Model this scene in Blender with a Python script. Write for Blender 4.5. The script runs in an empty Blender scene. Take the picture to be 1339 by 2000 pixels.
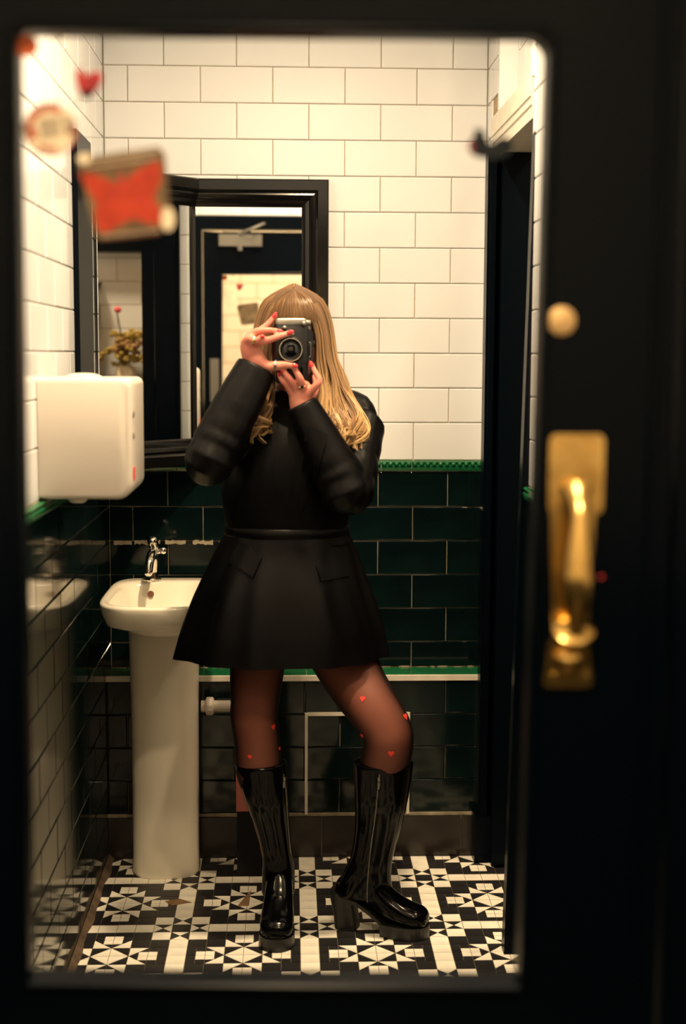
import bpy, bmesh, math, random
from mathutils import Vector, Matrix, noise
from mathutils.bvhtree import BVHTree

# ------------------------------------------------------------------ camera
SC = bpy.context.scene
COL = SC.collection
H = 1.474
FPX = 2708.3
YAW, PITCH, ROLL = 0.0388835, 0.1134955, 0.0045775
FW = Vector((math.sin(YAW) * math.cos(PITCH), math.cos(YAW) * math.cos(PITCH), -math.sin(PITCH)))
_r = Vector((math.cos(YAW), -math.sin(YAW), 0.0))
_u = _r.cross(FW)
RT = _r * math.cos(ROLL) + _u * math.sin(ROLL)
UP = _u * math.cos(ROLL) - _r * math.sin(ROLL)
cam_d = bpy.data.cameras.new('camera')
cam = bpy.data.objects.new('camera', cam_d)
COL.objects.link(cam)
cam.matrix_world = Matrix(((RT.x, UP.x, -FW.x, 0.0), (RT.y, UP.y, -FW.y, 0.0), (RT.z, UP.z, -FW.z, H), (0, 0, 0, 1)))
cam_d.sensor_fit = 'VERTICAL'
cam_d.sensor_height = 36.0
cam_d.sensor_width = 24.1
cam_d.lens = FPX / 2000.0 * 36.0
cam_d.clip_start = 0.02
cam_d.dof.use_dof = True
cam_d.dof.focus_distance = 3.75
cam_d.dof.aperture_fstop = 2.0
SC.camera = cam

# ------------------------------------------------------------------ world, lamps, exposure
w = bpy.data.worlds.new('world')
SC.world = w
w.use_nodes = True
w.node_tree.nodes['Background'].inputs[0].default_value = (0.9, 0.62, 0.35, 1)
w.node_tree.nodes['Background'].inputs[1].default_value = 0.004
SC.view_settings.view_transform = 'Standard'
SC.view_settings.look = 'None'
SC.view_settings.gamma = 1.0
SC.view_settings.use_curve_mapping = False
SC.view_settings.exposure = 0.0
WARM = (1.0, 0.74, 0.44)


def lamp(name, loc, power, size, color=WARM, spread=180):
    l = bpy.data.lights.new(name, 'AREA')
    l.shape = 'DISK'
    l.size = size
    l.energy = power
    l.color = color
    l.spread = math.radians(spread)
    o = bpy.data.objects.new(name, l)
    o.location = loc
    COL.objects.link(o)
    return o


lamp('lamp_light', (0.09, 2.92, 2.872), 40, 0.09, WARM, 138)
lamp('lamp_light_front', (0.05, 2.0, 2.872), 17, 0.09, WARM, 132)
lamp('lamp_light_behind', (0.05, 0.26, 2.872), 46, 0.09, WARM, 150)
lamp('corridor_light', (1.25, 3.3, 2.80), 30, 0.2)


# ------------------------------------------------------------------ helpers
def at(px, py, Y):
    d = FW + RT * ((px - 669.5) / FPX) - UP * ((py - 1000) / FPX)
    d = d * (Y / d.y)
    return Vector((d.x, Y, d.z + H))


def pxm(Y):
    return Y / FPX * 1.004


def lerp(a, b, t):
    return a + (b - a) * t


def pmat(name, col, rough=0.5, metal=0.0, spec=0.5, coat=0.0, bump=0.0, bscale=40.0, var=0.0, vscale=8.0, col2=None, sheen=0.0, stretch=None):
    m = bpy.data.materials.new(name)
    m.use_nodes = True
    nt = m.node_tree
    b = nt.nodes['Principled BSDF']
    b.inputs['Base Color'].default_value = (*col, 1)
    b.inputs['Roughness'].default_value = rough
    b.inputs['Metallic'].default_value = metal
    b.inputs['Specular IOR Level'].default_value = spec
    b.inputs['Coat Weight'].default_value = coat
    b.inputs['Coat Roughness'].default_value = 0.08
    b.inputs['Sheen Weight'].default_value = sheen
    tc = nt.nodes.new('ShaderNodeTexCoord')
    src = tc.outputs['Object']
    if stretch:
        mp = nt.nodes.new('ShaderNodeMapping')
        mp.inputs['Scale'].default_value = stretch
        nt.links.new(src, mp.inputs[0])
        src = mp.outputs[0]
    if var > 0 or col2:
        n = nt.nodes.new('ShaderNodeTexNoise')
        n.inputs['Scale'].default_value = vscale
        n.inputs['Detail'].default_value = 5
        nt.links.new(src, n.inputs['Vector'])
        mx = nt.nodes.new('ShaderNodeMix')
        mx.data_type = 'RGBA'
        c2 = col2 or tuple(c * (1 - var) for c in col)
        mx.inputs[6].default_value = (*col, 1)
        mx.inputs[7].default_value = (*c2, 1)
        rp = nt.nodes.new('ShaderNodeValToRGB')
        rp.color_ramp.elements[0].position = 0.38
        rp.color_ramp.elements[1].position = 0.66
        nt.links.new(n.outputs['Fac'], rp.inputs[0])
        nt.links.new(rp.outputs[0], mx.inputs[0])
        nt.links.new(mx.outputs[2], b.inputs['Base Color'])
    if bump > 0:
        n2 = nt.nodes.new('ShaderNodeTexNoise')
        n2.inputs['Scale'].default_value = bscale
        n2.inputs['Detail'].default_value = 3
        nt.links.new(src, n2.inputs['Vector'])
        bp = nt.nodes.new('ShaderNodeBump')
        bp.inputs['Strength'].default_value = bump
        bp.inputs['Distance'].default_value = 0.002
        nt.links.new(n2.outputs['Fac'], bp.inputs['Height'])
        nt.links.new(bp.outputs[0], b.inputs['Normal'])
    return m


M = {}
M['white_tile'] = pmat('white_glaze', (0.77, 0.80, 0.85), 0.10, bump=0.10, bscale=14, var=0.05, vscale=3)
M['green_tile'] = pmat('dark_green_glaze', (0.0018, 0.0050, 0.0065), 0.09, spec=0.36, bump=0.10, bscale=14, col2=(0.0030, 0.0115, 0.0110), vscale=7)
M['trim_green'] = pmat('bright_green_glaze', (0.010, 0.12, 0.045), 0.12, bump=0.05)
M['grout_tan'] = pmat('tan_grout', (0.46, 0.36, 0.24), 0.9, var=0.3, vscale=30)
M['grout_beige'] = pmat('beige_grout', (0.38, 0.33, 0.24), 0.9, var=0.45, vscale=20)
M['white_trim'] = pmat('white_plastic_trim', (0.74, 0.69, 0.60), 0.35, var=0.12, vscale=30)
M['black_paint'] = pmat('black_gloss_paint', (0.0006, 0.0022, 0.0048), 0.30, spec=0.07, bump=0.12, bscale=30)
M['black_frame'] = pmat('black_lacquer', (0.004, 0.004, 0.0045), 0.16, spec=0.35, bump=0.06, bscale=30)
M['ceiling'] = pmat('cream_paint', (0.70, 0.62, 0.48), 0.8)
M['floor_white'] = pmat('cream_floor_tile', (0.82, 0.79, 0.70), 0.42, bump=0.15, bscale=60, var=0.18, vscale=14)
M['floor_black'] = pmat('black_floor_tile', (0.016, 0.016, 0.018), 0.38, bump=0.15, bscale=60, var=0.4, vscale=14)
M['floor_grout'] = pmat('dirty_floor_grout', (0.10, 0.075, 0.05), 0.9)
M['skirting'] = pmat('brown_black_skirting_tile', (0.012, 0.008, 0.006), 0.25, bump=0.1)
M['cement'] = pmat('brown_cement', (0.10, 0.065, 0.04), 0.9, bump=0.6, bscale=40, var=0.5, vscale=25)
M['ceramic'] = pmat('white_ceramic', (0.80, 0.75, 0.64), 0.12, var=0.05, vscale=4)
M['chrome'] = pmat('chrome', (0.75, 0.73, 0.70), 0.10, metal=1.0)
M['brass'] = pmat('polished_brass', (0.78, 0.56, 0.22), 0.24, metal=1.0, bump=0.1, bscale=30, col2=(0.55, 0.37, 0.13), vscale=25)
M['dull_brass'] = pmat('dull_brass_disc', (0.62, 0.44, 0.22), 0.55, metal=0.6)
M['plastic'] = pmat('white_plastic', (0.64, 0.58, 0.52), 0.30)
M['mirror'] = pmat('mirror_silver', (0.90, 0.90, 0.87), 0.012, metal=1.0)
M['black_fabric'] = pmat('black_satin_fabric', (0.0020, 0.0019, 0.0024), 0.40, spec=0.14, bump=0.35, bscale=18)
M['skin'] = pmat('skin', (0.60, 0.235, 0.175), 0.5, spec=0.3, bump=0.08, bscale=80, col2=(0.54, 0.175, 0.135), vscale=18)
M['patent'] = pmat('black_patent_leather', (0.0012, 0.0012, 0.0018), 0.13, spec=0.15)
M['sole'] = pmat('black_rubber_sole', (0.006, 0.006, 0.006), 0.4)
M['nail'] = pmat('red_nail_varnish', (0.62, 0.025, 0.035), 0.15, coat=0.5)
M['red'] = pmat('red_flock', (0.75, 0.04, 0.03), 0.6)
M['cam_black'] = pmat('black_camera_leatherette', (0.004, 0.004, 0.005), 0.35, spec=0.3, bump=0.4, bscale=250)
M['silver'] = pmat('satin_silver', (0.26, 0.245, 0.22), 0.38, metal=0.9)
M['lens'] = pmat('lens_glass', (0.002, 0.002, 0.004), 0.04, spec=0.6)
M['gold'] = pmat('gold', (0.85, 0.60, 0.28), 0.2, metal=1.0)
M['stone'] = pmat('black_stone', (0.003, 0.003, 0.003), 0.08)
M['lip'] = pmat('lip_pink', (0.55, 0.14, 0.12), 0.35)
M['eye'] = pmat('eye_white', (0.75, 0.72, 0.68), 0.1)
M['iris'] = pmat('iris_dark', (0.03, 0.02, 0.012), 0.1)
M['pink_plastic'] = pmat('dull_pink_plastic', (0.46, 0.13, 0.11), 0.5)
M['st_red'] = pmat('sticker_red', (0.47, 0.055, 0.030), 0.5, spec=0.12, var=0.25, vscale=60)
M['st_orange'] = pmat('sticker_orange_red', (0.55, 0.11, 0.035), 0.5, spec=0.12)
M['st_crimson'] = pmat('sticker_crimson', (0.46, 0.05, 0.05), 0.5, spec=0.12, col2=(0.25, 0.03, 0.05), vscale=60)
M['st_taupe'] = pmat('sticker_taupe', (0.20, 0.145, 0.085), 0.5, spec=0.12, col2=(0.10, 0.07, 0.045), vscale=30)
M['st_ivory'] = pmat('sticker_ivory', (0.80, 0.72, 0.58), 0.5)
M['st_grey'] = pmat('sticker_grey', (0.45, 0.40, 0.32), 0.5, var=0.2, vscale=60)
M['st_black'] = pmat('sticker_black', (0.010, 0.010, 0.012), 0.5, spec=0.12)
M['st_brown'] = pmat('sticker_brown', (0.16, 0.07, 0.045), 0.5, spec=0.12)
M['st_navy'] = pmat('sticker_navy', (0.008, 0.013, 0.020), 0.5, spec=0.12)
M['leaf'] = pmat('brown_paper', (0.22, 0.12, 0.06), 0.8, var=0.3, vscale=40)
M['flower'] = pmat('dried_yellow_flower', (0.48, 0.36, 0.09), 0.8, col2=(0.30, 0.22, 0.05), vscale=30)
M['flower_brown'] = pmat('dried_brown_flower', (0.32, 0.19, 0.09), 0.8)
M['pink_flower'] = pmat('pink_flower', (0.75, 0.12, 0.16), 0.7)
M['orange'] = pmat('orange_glass', (0.65, 0.20, 0.06), 0.3)
M['leaf_green'] = pmat('dark_leaf', (0.012, 0.02, 0.012), 0.5)
M['lamp_glass'] = bpy.data.materials.new('lamp_glass')
M['lamp_glass'].use_nodes = True
_b = M['lamp_glass'].node_tree.nodes['Principled BSDF']
_b.inputs['Emission Color'].default_value = (1.0, 0.78, 0.5, 1)
_b.inputs['Emission Strength'].default_value = 3.0
_b.inputs['Base Color'].default_value = (0.8, 0.8, 0.8, 1)
M['clear'] = bpy.data.materials.new('clear_glass')
M['clear'].use_nodes = True
_nt = M['clear'].node_tree
_t = _nt.nodes.new('ShaderNodeBsdfTransparent')
_t.inputs[0].default_value = (1, 1, 1, 1)
_nt.links.new(_t.outputs[0], _nt.nodes['Material Output'].inputs['Surface'])


def tights_mat():
    m = pmat('sheer_black_tights', (0.30, 0.115, 0.062), 0.55, spec=0.12)
    nt = m.node_tree
    b = nt.nodes['Principled BSDF']
    lw = nt.nodes.new('ShaderNodeLayerWeight')
    lw.inputs[0].default_value = 0.5
    rp = nt.nodes.new('ShaderNodeValToRGB')
    rp.color_ramp.elements[0].position = 0.05
    rp.color_ramp.elements[0].color = (0.185, 0.066, 0.047, 1)
    rp.color_ramp.elements[1].position = 0.62
    rp.color_ramp.elements[1].color = (0.010, 0.005, 0.005, 1)
    nt.links.new(lw.outputs['Facing'], rp.inputs[0])
    nt.links.new(rp.outputs[0], b.inputs['Base Color'])
    return m


def hair_mat():
    m = bpy.data.materials.new('blonde_hair')
    m.use_nodes = True
    nt = m.node_tree
    b = nt.nodes['Principled BSDF']
    a = nt.nodes.new('ShaderNodeAttribute')
    a.attribute_name = 'tone'
    rp = nt.nodes.new('ShaderNodeValToRGB')
    e = rp.color_ramp.elements
    e[0].position = 0.0
    e[0].color = (0.06, 0.031, 0.015, 1)
    e[1].position = 1.0
    e[1].color = (0.60, 0.38, 0.165, 1)
    k = e.new(0.45)
    k.color = (0.20, 0.11, 0.05, 1)
    nt.links.new(a.outputs['Fac'], rp.inputs[0])
    nt.links.new(rp.outputs[0], b.inputs['Base Color'])
    b.inputs['Roughness'].default_value = 0.42
    b.inputs['Specular IOR Level'].default_value = 0.45
    return m


def brick_mat(name, c1, mortar, w_, h_, rough=0.12):
    m = pmat(name, c1, rough)
    nt = m.node_tree
    b = nt.nodes['Principled BSDF']
    tc = nt.nodes.new('ShaderNodeTexCoord')
    mp = nt.nodes.new('ShaderNodeMapping')
    mp.inputs['Rotation'].default_value = (math.radians(90), 0, 0)
    nt.links.new(tc.outputs['Object'], mp.inputs[0])
    br = nt.nodes.new('ShaderNodeTexBrick')
    br.inputs['Color1'].default_value = (*c1, 1)
    br.inputs['Color2'].default_value = (*c1, 1)
    br.inputs['Mortar'].default_value = (*mortar, 1)
    br.inputs['Scale'].default_value = 1.0
    br.inputs['Brick Width'].default_value = w_
    br.inputs['Row Height'].default_value = h_
    br.inputs['Mortar Size'].default_value = 0.003
    nt.links.new(mp.outputs[0], br.inputs['Vector'])
    nt.links.new(br.outputs['Color'], b.inputs['Base Color'])
    return m


M['tights'] = tights_mat()
M['hair'] = hair_mat()


class MB:
    def __init__(s):
        s.v, s.f, s.m = [], [], []

    def add(s, vs, fs, mi=0):
        o = len(s.v)
        s.v += [tuple(x) for x in vs]
        s.f += [tuple(i + o for i in q) for q in fs]
        s.m += [mi] * len(fs)

    def box(s, x0, x1, y0, y1, z0, z1, mi=0):
        s.add([(x0, y0, z0), (x1, y0, z0), (x1, y1, z0), (x0, y1, z0), (x0, y0, z1), (x1, y0, z1), (x1, y1, z1), (x0, y1, z1)],
              [(0, 3, 2, 1), (4, 5, 6, 7), (0, 1, 5, 4), (1, 2, 6, 5), (2, 3, 7, 6), (3, 0, 4, 7)], mi)

    def prism(s, poly, ext, mi=0):
        # poly: list of Vectors, extruded by the vector ext
        n = len(poly)
        a = [Vector(p) for p in poly]
        b = [p + Vector(ext) for p in a]
        fs = [tuple(range(n - 1, -1, -1)), tuple(range(n, 2 * n))]
        fs += [(i, (i + 1) % n, (i + 1) % n + n, i + n) for i in range(n)]
        s.add(a + b, fs, mi)

    def rings(s, rings, caps=True, mi=0, close=True):
        n = len(rings[0])
        vs = [p for r in rings for p in r]
        fs = []
        for i in range(len(rings) - 1):
            for j in range(n if close else n - 1):
                k = (j + 1) % n
                fs.append((i * n + j, i * n + k, (i + 1) * n + k, (i + 1) * n + j))
        if caps:
            fs.append(tuple(range(n - 1, -1, -1)))
            fs.append(tuple(range((len(rings) - 1) * n, len(rings) * n)))
        s.add(vs, fs, mi)

    def tube(s, pts, rad, n=8, sub=4, caps=True, mi=0, ref=Vector((0, 0, 1)), round_ends=False):
        """pts: Vectors; rad: float or (a, b) each."""
        P, R = smooth_path(pts, rad, sub)
        rg = []
        for i, p in enumerate(P):
            t = (P[min(i + 1, len(P) - 1)] - P[max(i - 1, 0)]).normalized()
            a = ref - t * ref.dot(t)
            if a.length < 1e-4:
                a = Vector((1, 0, 0)) - t * t.x
            a.normalize()
            b = t.cross(a)
            ra, rb = R[i]
            rg.append([p + a * (ra * math.cos(q)) + b * (rb * math.sin(q)) for q in [2 * math.pi * j / n for j in range(n)]])
        if round_ends:
            for end in (0, -1):
                c = P[end]
                nb = P[1] if end == 0 else P[-2]
                t = (c - nb).normalized()
                base = rg[end]
                ex = []
                for k in (0.5, 0.85):
                    sc = math.sqrt(1 - k * k)
                    rr = sum(R[end]) / 2
                    ex.append([c + (q - c) * sc + t * (rr * k) for q in base])
                if end == 0:
                    rg = ex[::-1] + rg
                else:
                    rg = rg + ex
        s.rings(rg, caps, mi)

    def ball(s, c, rx, ry, rz, n=14, m=9, mi=0, rot=None):
        c = Vector(c)
        vs, fs = [], []
        for i in range(m + 1):
            th = math.pi * i / m
            for j in range(n):
                ph = 2 * math.pi * j / n
                p = Vector((rx * math.sin(th) * math.cos(ph), ry * math.sin(th) * math.sin(ph), rz * math.cos(th)))
                if rot:
                    p = rot @ p
                vs.append(c + p)
        for i in range(m):
            for j in range(n):
                k = (j + 1) % n
                fs.append((i * n + j, (i + 1) * n + j, (i + 1) * n + k, i * n + k))
        s.add(vs, fs, mi)

    def lathe(s, c, axis, prof, n=24, mi=0, caps=True):
        """prof: (distance along axis, radius)."""
        axis = Vector(axis).normalized()
        a = axis.orthogonal().normalized()
        b = axis.cross(a)
        c = Vector(c)
        rg = [[c + axis * d + (a * math.cos(2 * math.pi * j / n) + b * math.sin(2 * math.pi * j / n)) * r for j in range(n)] for d, r in prof]
        s.rings(rg, caps, mi)

    def mesh(s, name, mats, smooth=False, weld=False):
        me = bpy.data.meshes.new(name)
        me.from_pydata(s.v, [], s.f)
        for m in (mats if isinstance(mats, (list, tuple)) else [mats]):
            me.materials.append(m)
        if any(s.m):
            me.polygons.foreach_set('material_index', s.m)
        bm = bmesh.new()
        bm.from_mesh(me)
        if weld:
            bmesh.ops.remove_doubles(bm, verts=bm.verts, dist=1e-5)
        bmesh.ops.recalc_face_normals(bm, faces=bm.faces)
        bm.to_mesh(me)
        bm.free()
        if smooth:
            me.polygons.foreach_set('use_smooth', [True] * len(me.polygons))
            try:
                me.set_sharp_from_angle(angle=math.radians(smooth if smooth is not True else 50))
            except Exception:
                pass
        me.update()
        return me

    def build(s, name, mats, parent=None, smooth=False, weld=False):
        return link(name, s.mesh(name, mats, smooth, weld), parent)


def link(name, me, parent=None):
    o = bpy.data.objects.new(name, me)
    COL.objects.link(o)
    if parent is not None:
        o.parent = parent
        o.matrix_parent_inverse = Matrix.Translation(-ORIG.get(parent.name, Vector((0, 0, 0))))
    return o


ORIG = {}


def thing(name, label, cat, loc=(0, 0, 0), group=None):
    o = bpy.data.objects.new(name, None)
    COL.objects.link(o)
    o.location = loc
    o.empty_display_size = 0.05
    ORIG[o.name] = Vector(loc)
    tag(o, label, cat, group)
    return o


def tag(o, label=None, cat=None, group=None, kind=None):
    if label:
        o['label'] = label
    if cat:
        o['category'] = cat
    if group:
        o['group'] = group
    if kind:
        o['kind'] = kind
    return o


def smooth_path(pts, rad, sub):
    pts = [Vector(p) for p in pts]
    if not isinstance(rad, (list, tuple)):
        rad = [rad] * len(pts)
    rad = [r if isinstance(r, (list, tuple)) else (r, r) for r in rad]
    if len(pts) < 3 or sub < 2:
        return pts, rad
    P, R = [], []
    n = len(pts)
    for i in range(n - 1):
        p0, p1, p2, p3 = pts[max(i - 1, 0)], pts[i], pts[i + 1], pts[min(i + 2, n - 1)]
        for k in range(sub):
            t = k / sub
            P.append(0.5 * ((2 * p1) + (p2 - p0) * t + (2 * p0 - 5 * p1 + 4 * p2 - p3) * t * t + (3 * p1 - p0 - 3 * p2 + p3) * t ** 3))
            R.append((lerp(rad[i][0], rad[i + 1][0], t), lerp(rad[i][1], rad[i + 1][1], t)))
    P.append(pts[-1])
    R.append(rad[-1])
    return P, R


def cr(vals, t):
    """Catmull-Rom through a list of tuples, t in 0..len-1."""
    n = len(vals)
    i = min(int(t), n - 2)
    f = t - i
    a, b, c, d = vals[max(i - 1, 0)], vals[i], vals[i + 1], vals[min(i + 2, n - 1)]
    return [0.5 * (2 * q + (r - p) * f + (2 * p - 5 * q + 4 * r - s) * f * f + (3 * q - p - 3 * r + s) * f ** 3) for p, q, r, s in zip(a, b, c, d)]


def pxloft(rows, n=32, sub=4, mod=None, power=2.0, back=1.0):
    """rows: (py, px left, px right, Y of the centre, half depth) -> rings of points, widths read at the centre's depth."""
    rings = []
    tot = (len(rows) - 1) * sub
    for k in range(tot + 1):
        y, xl, xr, Yc, ry = cr(rows, k / sub)
        a, b = at(xl, y, Yc), at(xr, y, Yc)
        c = (a + b) / 2
        hw = (b - a).length / 2
        ring = []
        for j in range(n):
            q = 2 * math.pi * j / n
            cs, sn = math.cos(q), math.sin(q)
            e = 2.0 / power
            cx = math.copysign(abs(cs) ** e, cs)
            cy = math.copysign(abs(sn) ** e, sn)
            m = mod(k / tot, q) if mod else 1.0
            if cy < 0:
                cy *= lerp(1.0, back, min(1.0, 1.5 * k / tot))
            ring.append(Vector((c.x + hw * cx * m, c.y - ry * cy * m, c.z)))
        rings.append(ring)
    return rings


def remesh(mb, voxel, smooth_it=4, name='m', mat=None):
    me = mb.mesh(name, mat or M['skin'], True)
    o = bpy.data.objects.new(name + '_tmp', me)
    COL.objects.link(o)
    r = o.modifiers.new('r', 'REMESH')
    r.mode = 'VOXEL'
    r.voxel_size = voxel
    r.use_smooth_shade = True
    if smooth_it:
        s = o.modifiers.new('s', 'SMOOTH')
        s.factor = 0.5
        s.iterations = smooth_it
    dg = bpy.context.evaluated_depsgraph_get()
    out = bpy.data.meshes.new_from_object(o.evaluated_get(dg))
    out.name = name
    bpy.data.objects.remove(o)
    out.materials.clear()
    out.materials.append(mat or M['skin'])
    out.polygons.foreach_set('use_smooth', [True] * len(out.polygons))
    return out


RND = random.Random(7)

# ------------------------------------------------------------------ structure: dimensions
YW = 4.0685            # glazed face of the end wall
YB = 3.955             # face of the boxed-in ledge
XL, XR = -0.528, 0.568
YM = 1.64              # plane of the mirror in the door
ZC = 2.9
T = 0.1011
Z0 = 2.285
HP = 0.103
GAP = 0.0022
TH = 0.008
WHITE_ROWS = [(Z0 - (k + 1) * T, Z0 - k * T) for k in range(-6, 11)]
WHITE_ROWS[-1] = (1.163, WHITE_ROWS[-1][1])
GREEN_ROWS = [(1.026, 1.1295)] + [(1.026 - (k + 1) * T, 1.026 - k * T) for k in range(4)]
LOW_ROWS = [(0.5445, 0.6216)]
PLINTH_ROWS = [(0.4295, 0.533), (0.3306, 0.4295), (0.2319, 0.3306), (0.132, 0.2319)]


def tile_mesh(w_, h_, mat, th=TH, c=0.0026, name='tile'):
    mb = MB()
    add_tile(mb, Matrix.Identity(4), w_, h_, th, c)
    return mb.mesh(name, mat)


def add_tile(mb, mt, w_, h_, th=TH, c=0.0026):
    g = GAP / 2
    x0, x1, z0, z1 = -w_ / 2 + g, w_ / 2 - g, -h_ / 2 + g, h_ / 2 - g
    v = [(x0, 0, z0), (x1, 0, z0), (x1, 0, z1), (x0, 0, z1),
         (x0, -th + c * 0.6, z0), (x1, -th + c * 0.6, z0), (x1, -th + c * 0.6, z1), (x0, -th + c * 0.6, z1),
         (x0 + c, -th, z0 + c), (x1 - c, -th, z0 + c), (x1 - c, -th, z1 - c), (x0 + c, -th, z1 - c)]
    f = [(0, 1, 5, 4), (1, 2, 6, 5), (2, 3, 7, 6), (3, 0, 4, 7), (4, 5, 9, 8), (5, 6, 10, 9), (6, 7, 11, 10), (7, 4, 8, 11), (8, 9, 10, 11)]
    mb.add([mt @ Vector(p) for p in v], f)


MESHES = {}


def lay_tiles(parent, origin, normal, s0, s1, rows, mat, phase0, tl=2 * HP, cut=None, single=None, start=0, name='tile', wob=0.0035):
    """Tiles on a vertical face. origin: point with s = 0 on the backing face; s runs along z x normal. cut(z0, z1) gives blocked (a, b)
    intervals of s; single(s) says whether a tile there is an object of its own, the others are joined."""
    n = Vector(normal)
    ex = Vector((0, 0, 1)).cross(n)
    ey = -n
    base = Matrix(((ex.x, ey.x, 0, 0), (ex.y, ey.y, 0, 0), (0, 0, 1, 0), (0, 0, 0, 1)))
    rest = MB()
    for r, (z0, z1) in enumerate(rows):
        ph = phase0 + (HP if (r + start) % 2 else 0)
        k = math.floor((s0 - ph) / tl)
        while ph + k * tl < s1 - 0.004:
            a, b = max(s0, ph + k * tl), min(s1, ph + (k + 1) * tl)
            k += 1
            segs = [(a, b)]
            for (ca, cb) in (cut(z0, z1) if cut else ()):
                nx = []
                for (p, q) in segs:
                    if cb <= p or ca >= q:
                        nx.append((p, q))
                    else:
                        if ca > p:
                            nx.append((p, ca))
                        if cb < q:
                            nx.append((cb, q))
                segs = nx
            for (p, q) in segs:
                if q - p < 0.006:
                    continue
                c = Vector(origin) + ex * ((p + q) / 2) + Vector((0, 0, (z0 + z1) / 2))
                tilt = Matrix.Rotation(RND.uniform(-wob, wob), 4, 'X') @ Matrix.Rotation(RND.uniform(-wob, wob), 4, 'Z')
                mt = Matrix.Translation(c) @ base @ tilt
                if single is None or single((p + q) / 2):
                    key = (round(q - p, 4), round(z1 - z0, 4), mat.name, name)
                    if key not in MESHES:
                        MESHES[key] = tile_mesh(q - p, z1 - z0, mat, name=name)
                    o = link(name, MESHES[key], parent)
                    o.matrix_world = mt
                    o.matrix_local = mt
                else:
                    add_tile(rest, mt, q - p, z1 - z0)
    if rest.v:
        tag(rest.build('tile_field', mat, parent), kind='stuff')


def structure(name, mb, mats, smooth=False):
    return tag(mb.build(name, mats, None, smooth), kind='structure')


# floor slab and ceiling
mb = MB()
mb.box(-0.75, 1.95, -1.0, 4.3, -0.06, -0.0015)
FLOOR = structure('floor', mb, M['floor_grout'])
mb = MB()
mb.box(-0.75, 1.95, -1.0, 4.3, ZC, ZC + 0.06)
structure('ceiling', mb, M['ceiling'])

# end wall
G = 0.004
mb = MB()
mb.box(-0.75, 0.75, YW + G, YW + 0.12, 1.14, ZC)
mb.box(-0.75, 0.75, YW + G, YW + 0.12, 0.0, 1.14, 1)
WALL_BACK = structure('wall_back', mb, [M['grout_tan'], M['grout_beige']])
O = (-0.1505, YW + G + TH - 0.004, 0)
O = (-0.1505, YW + TH, 0)
lay_tiles(WALL_BACK, O, (0, -1, 0), XL + 0.1505, XR + 0.1505, WHITE_ROWS, M['white_tile'], HP, start=0)
lay_tiles(WALL_BACK, O, (0, -1, 0), XL + 0.1505, XR + 0.1505, GREEN_ROWS, M['green_tile'], 0.0)
lay_tiles(WALL_BACK, O, (0, -1, 0), XL + 0.1505, XR + 0.1505, LOW_ROWS, M['green_tile'], HP, name='tile')

# boxed-in ledge in front of the lower wall
mb = MB()
mb.box(XL - 0.01, XR + 0.01, YB + G + 0.004, YW + 0.03, 0.0, 0.533)
BOXING = structure('wall_boxing', mb, M['grout_beige'])
O2 = (0.0, YB + TH, 0)
lay_tiles(BOXING, O2, (0, -1, 0), XL, XR, PLINTH_ROWS, M['green_tile'], 0.251, start=0)
mb = MB()
for a, b in ((-0.53, -0.36), (-0.36, -0.155), (-0.155, 0.05), (0.05, 0.255), (0.255, 0.356), (0.356, 0.568)):
    t = MB()
    t.box(a + 0.001, b - 0.001, YB + 0.008, YW - 0.0005, 0.533, 0.5425)
    t.build('ledge_tile', M['trim_green'], BOXING)
t = MB()
t.box(XL, XR, YB - 0.004, YB + 0.0085, 0.5285, 0.5435)
t.build('ledge_edge_strip', M['white_trim'], BOXING)
# chipped bed of grout along the back of the ledge
t = MB()
x = XL + 0.01
while x < XR - 0.02:
    dx = RND.uniform(0.012, 0.04)
    t.prism([(x, YW - 0.0005, 0.5425), (x + dx, YW - 0.0005, 0.5425), (x + dx * 0.8, YW - RND.uniform(0.003, 0.010), 0.5430), (x + dx * 0.2, YW - RND.uniform(0.003, 0.012), 0.5430)], (0, 0, RND.uniform(0.001, 0.004)))
    x += dx * RND.uniform(1.0, 1.8)
tag(t.build('chipped_grout', M['grout_beige'], BOXING), kind='stuff')
# access panel edging
for (x0, x1, z0, z1) in ((0.0455, 0.0535, 0.128, 0.4335), (0.0535, 0.345, 0.4245, 0.4345), (0.345, 0.3525, 0.128, 0.4335)):
    t = MB()
    t.box(x0, x1, YB - 0.004, YB + 0.008, z0, z1)
    t.build('panel_edging', M['white_trim'], BOXING)
t = MB()
t.box(XL, XR, YB - 0.002, YB + 0.01, 0.1225, 0.1315)
t.build('grout_line', M['grout_beige'], BOXING)
mb = MB()
mb.box(XL, XR, YB - 0.001, YB + 0.014, 0.0, 0.122)
BASE = structure('baseboard_back', mb, M['grout_beige'])
for a, b in ((-0.528, -0.32), (-0.32, -0.112), (-0.112, 0.095), (0.095, 0.301), (0.301, 0.5064), (0.5064, 0.568)):
    t = MB()
    t.box(a + 0.001, b - 0.001, YB - 0.008, YB, 0.001, 0.1215)
    t.build('tile', M['skirting'], BASE)

# side walls
mb = MB()
mb.box(XL - 0.11, XL - G, YM, YW + 0.12, 1.14, ZC)
mb.box(XL - 0.11, XL - G, YM, YW + 0.12, 0.0, 1.14, 1)
WALL_LEFT = structure('wall_left', mb, [M['grout_tan'], M['grout_beige']])
OL = (XL - TH, YW, 0)
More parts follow.
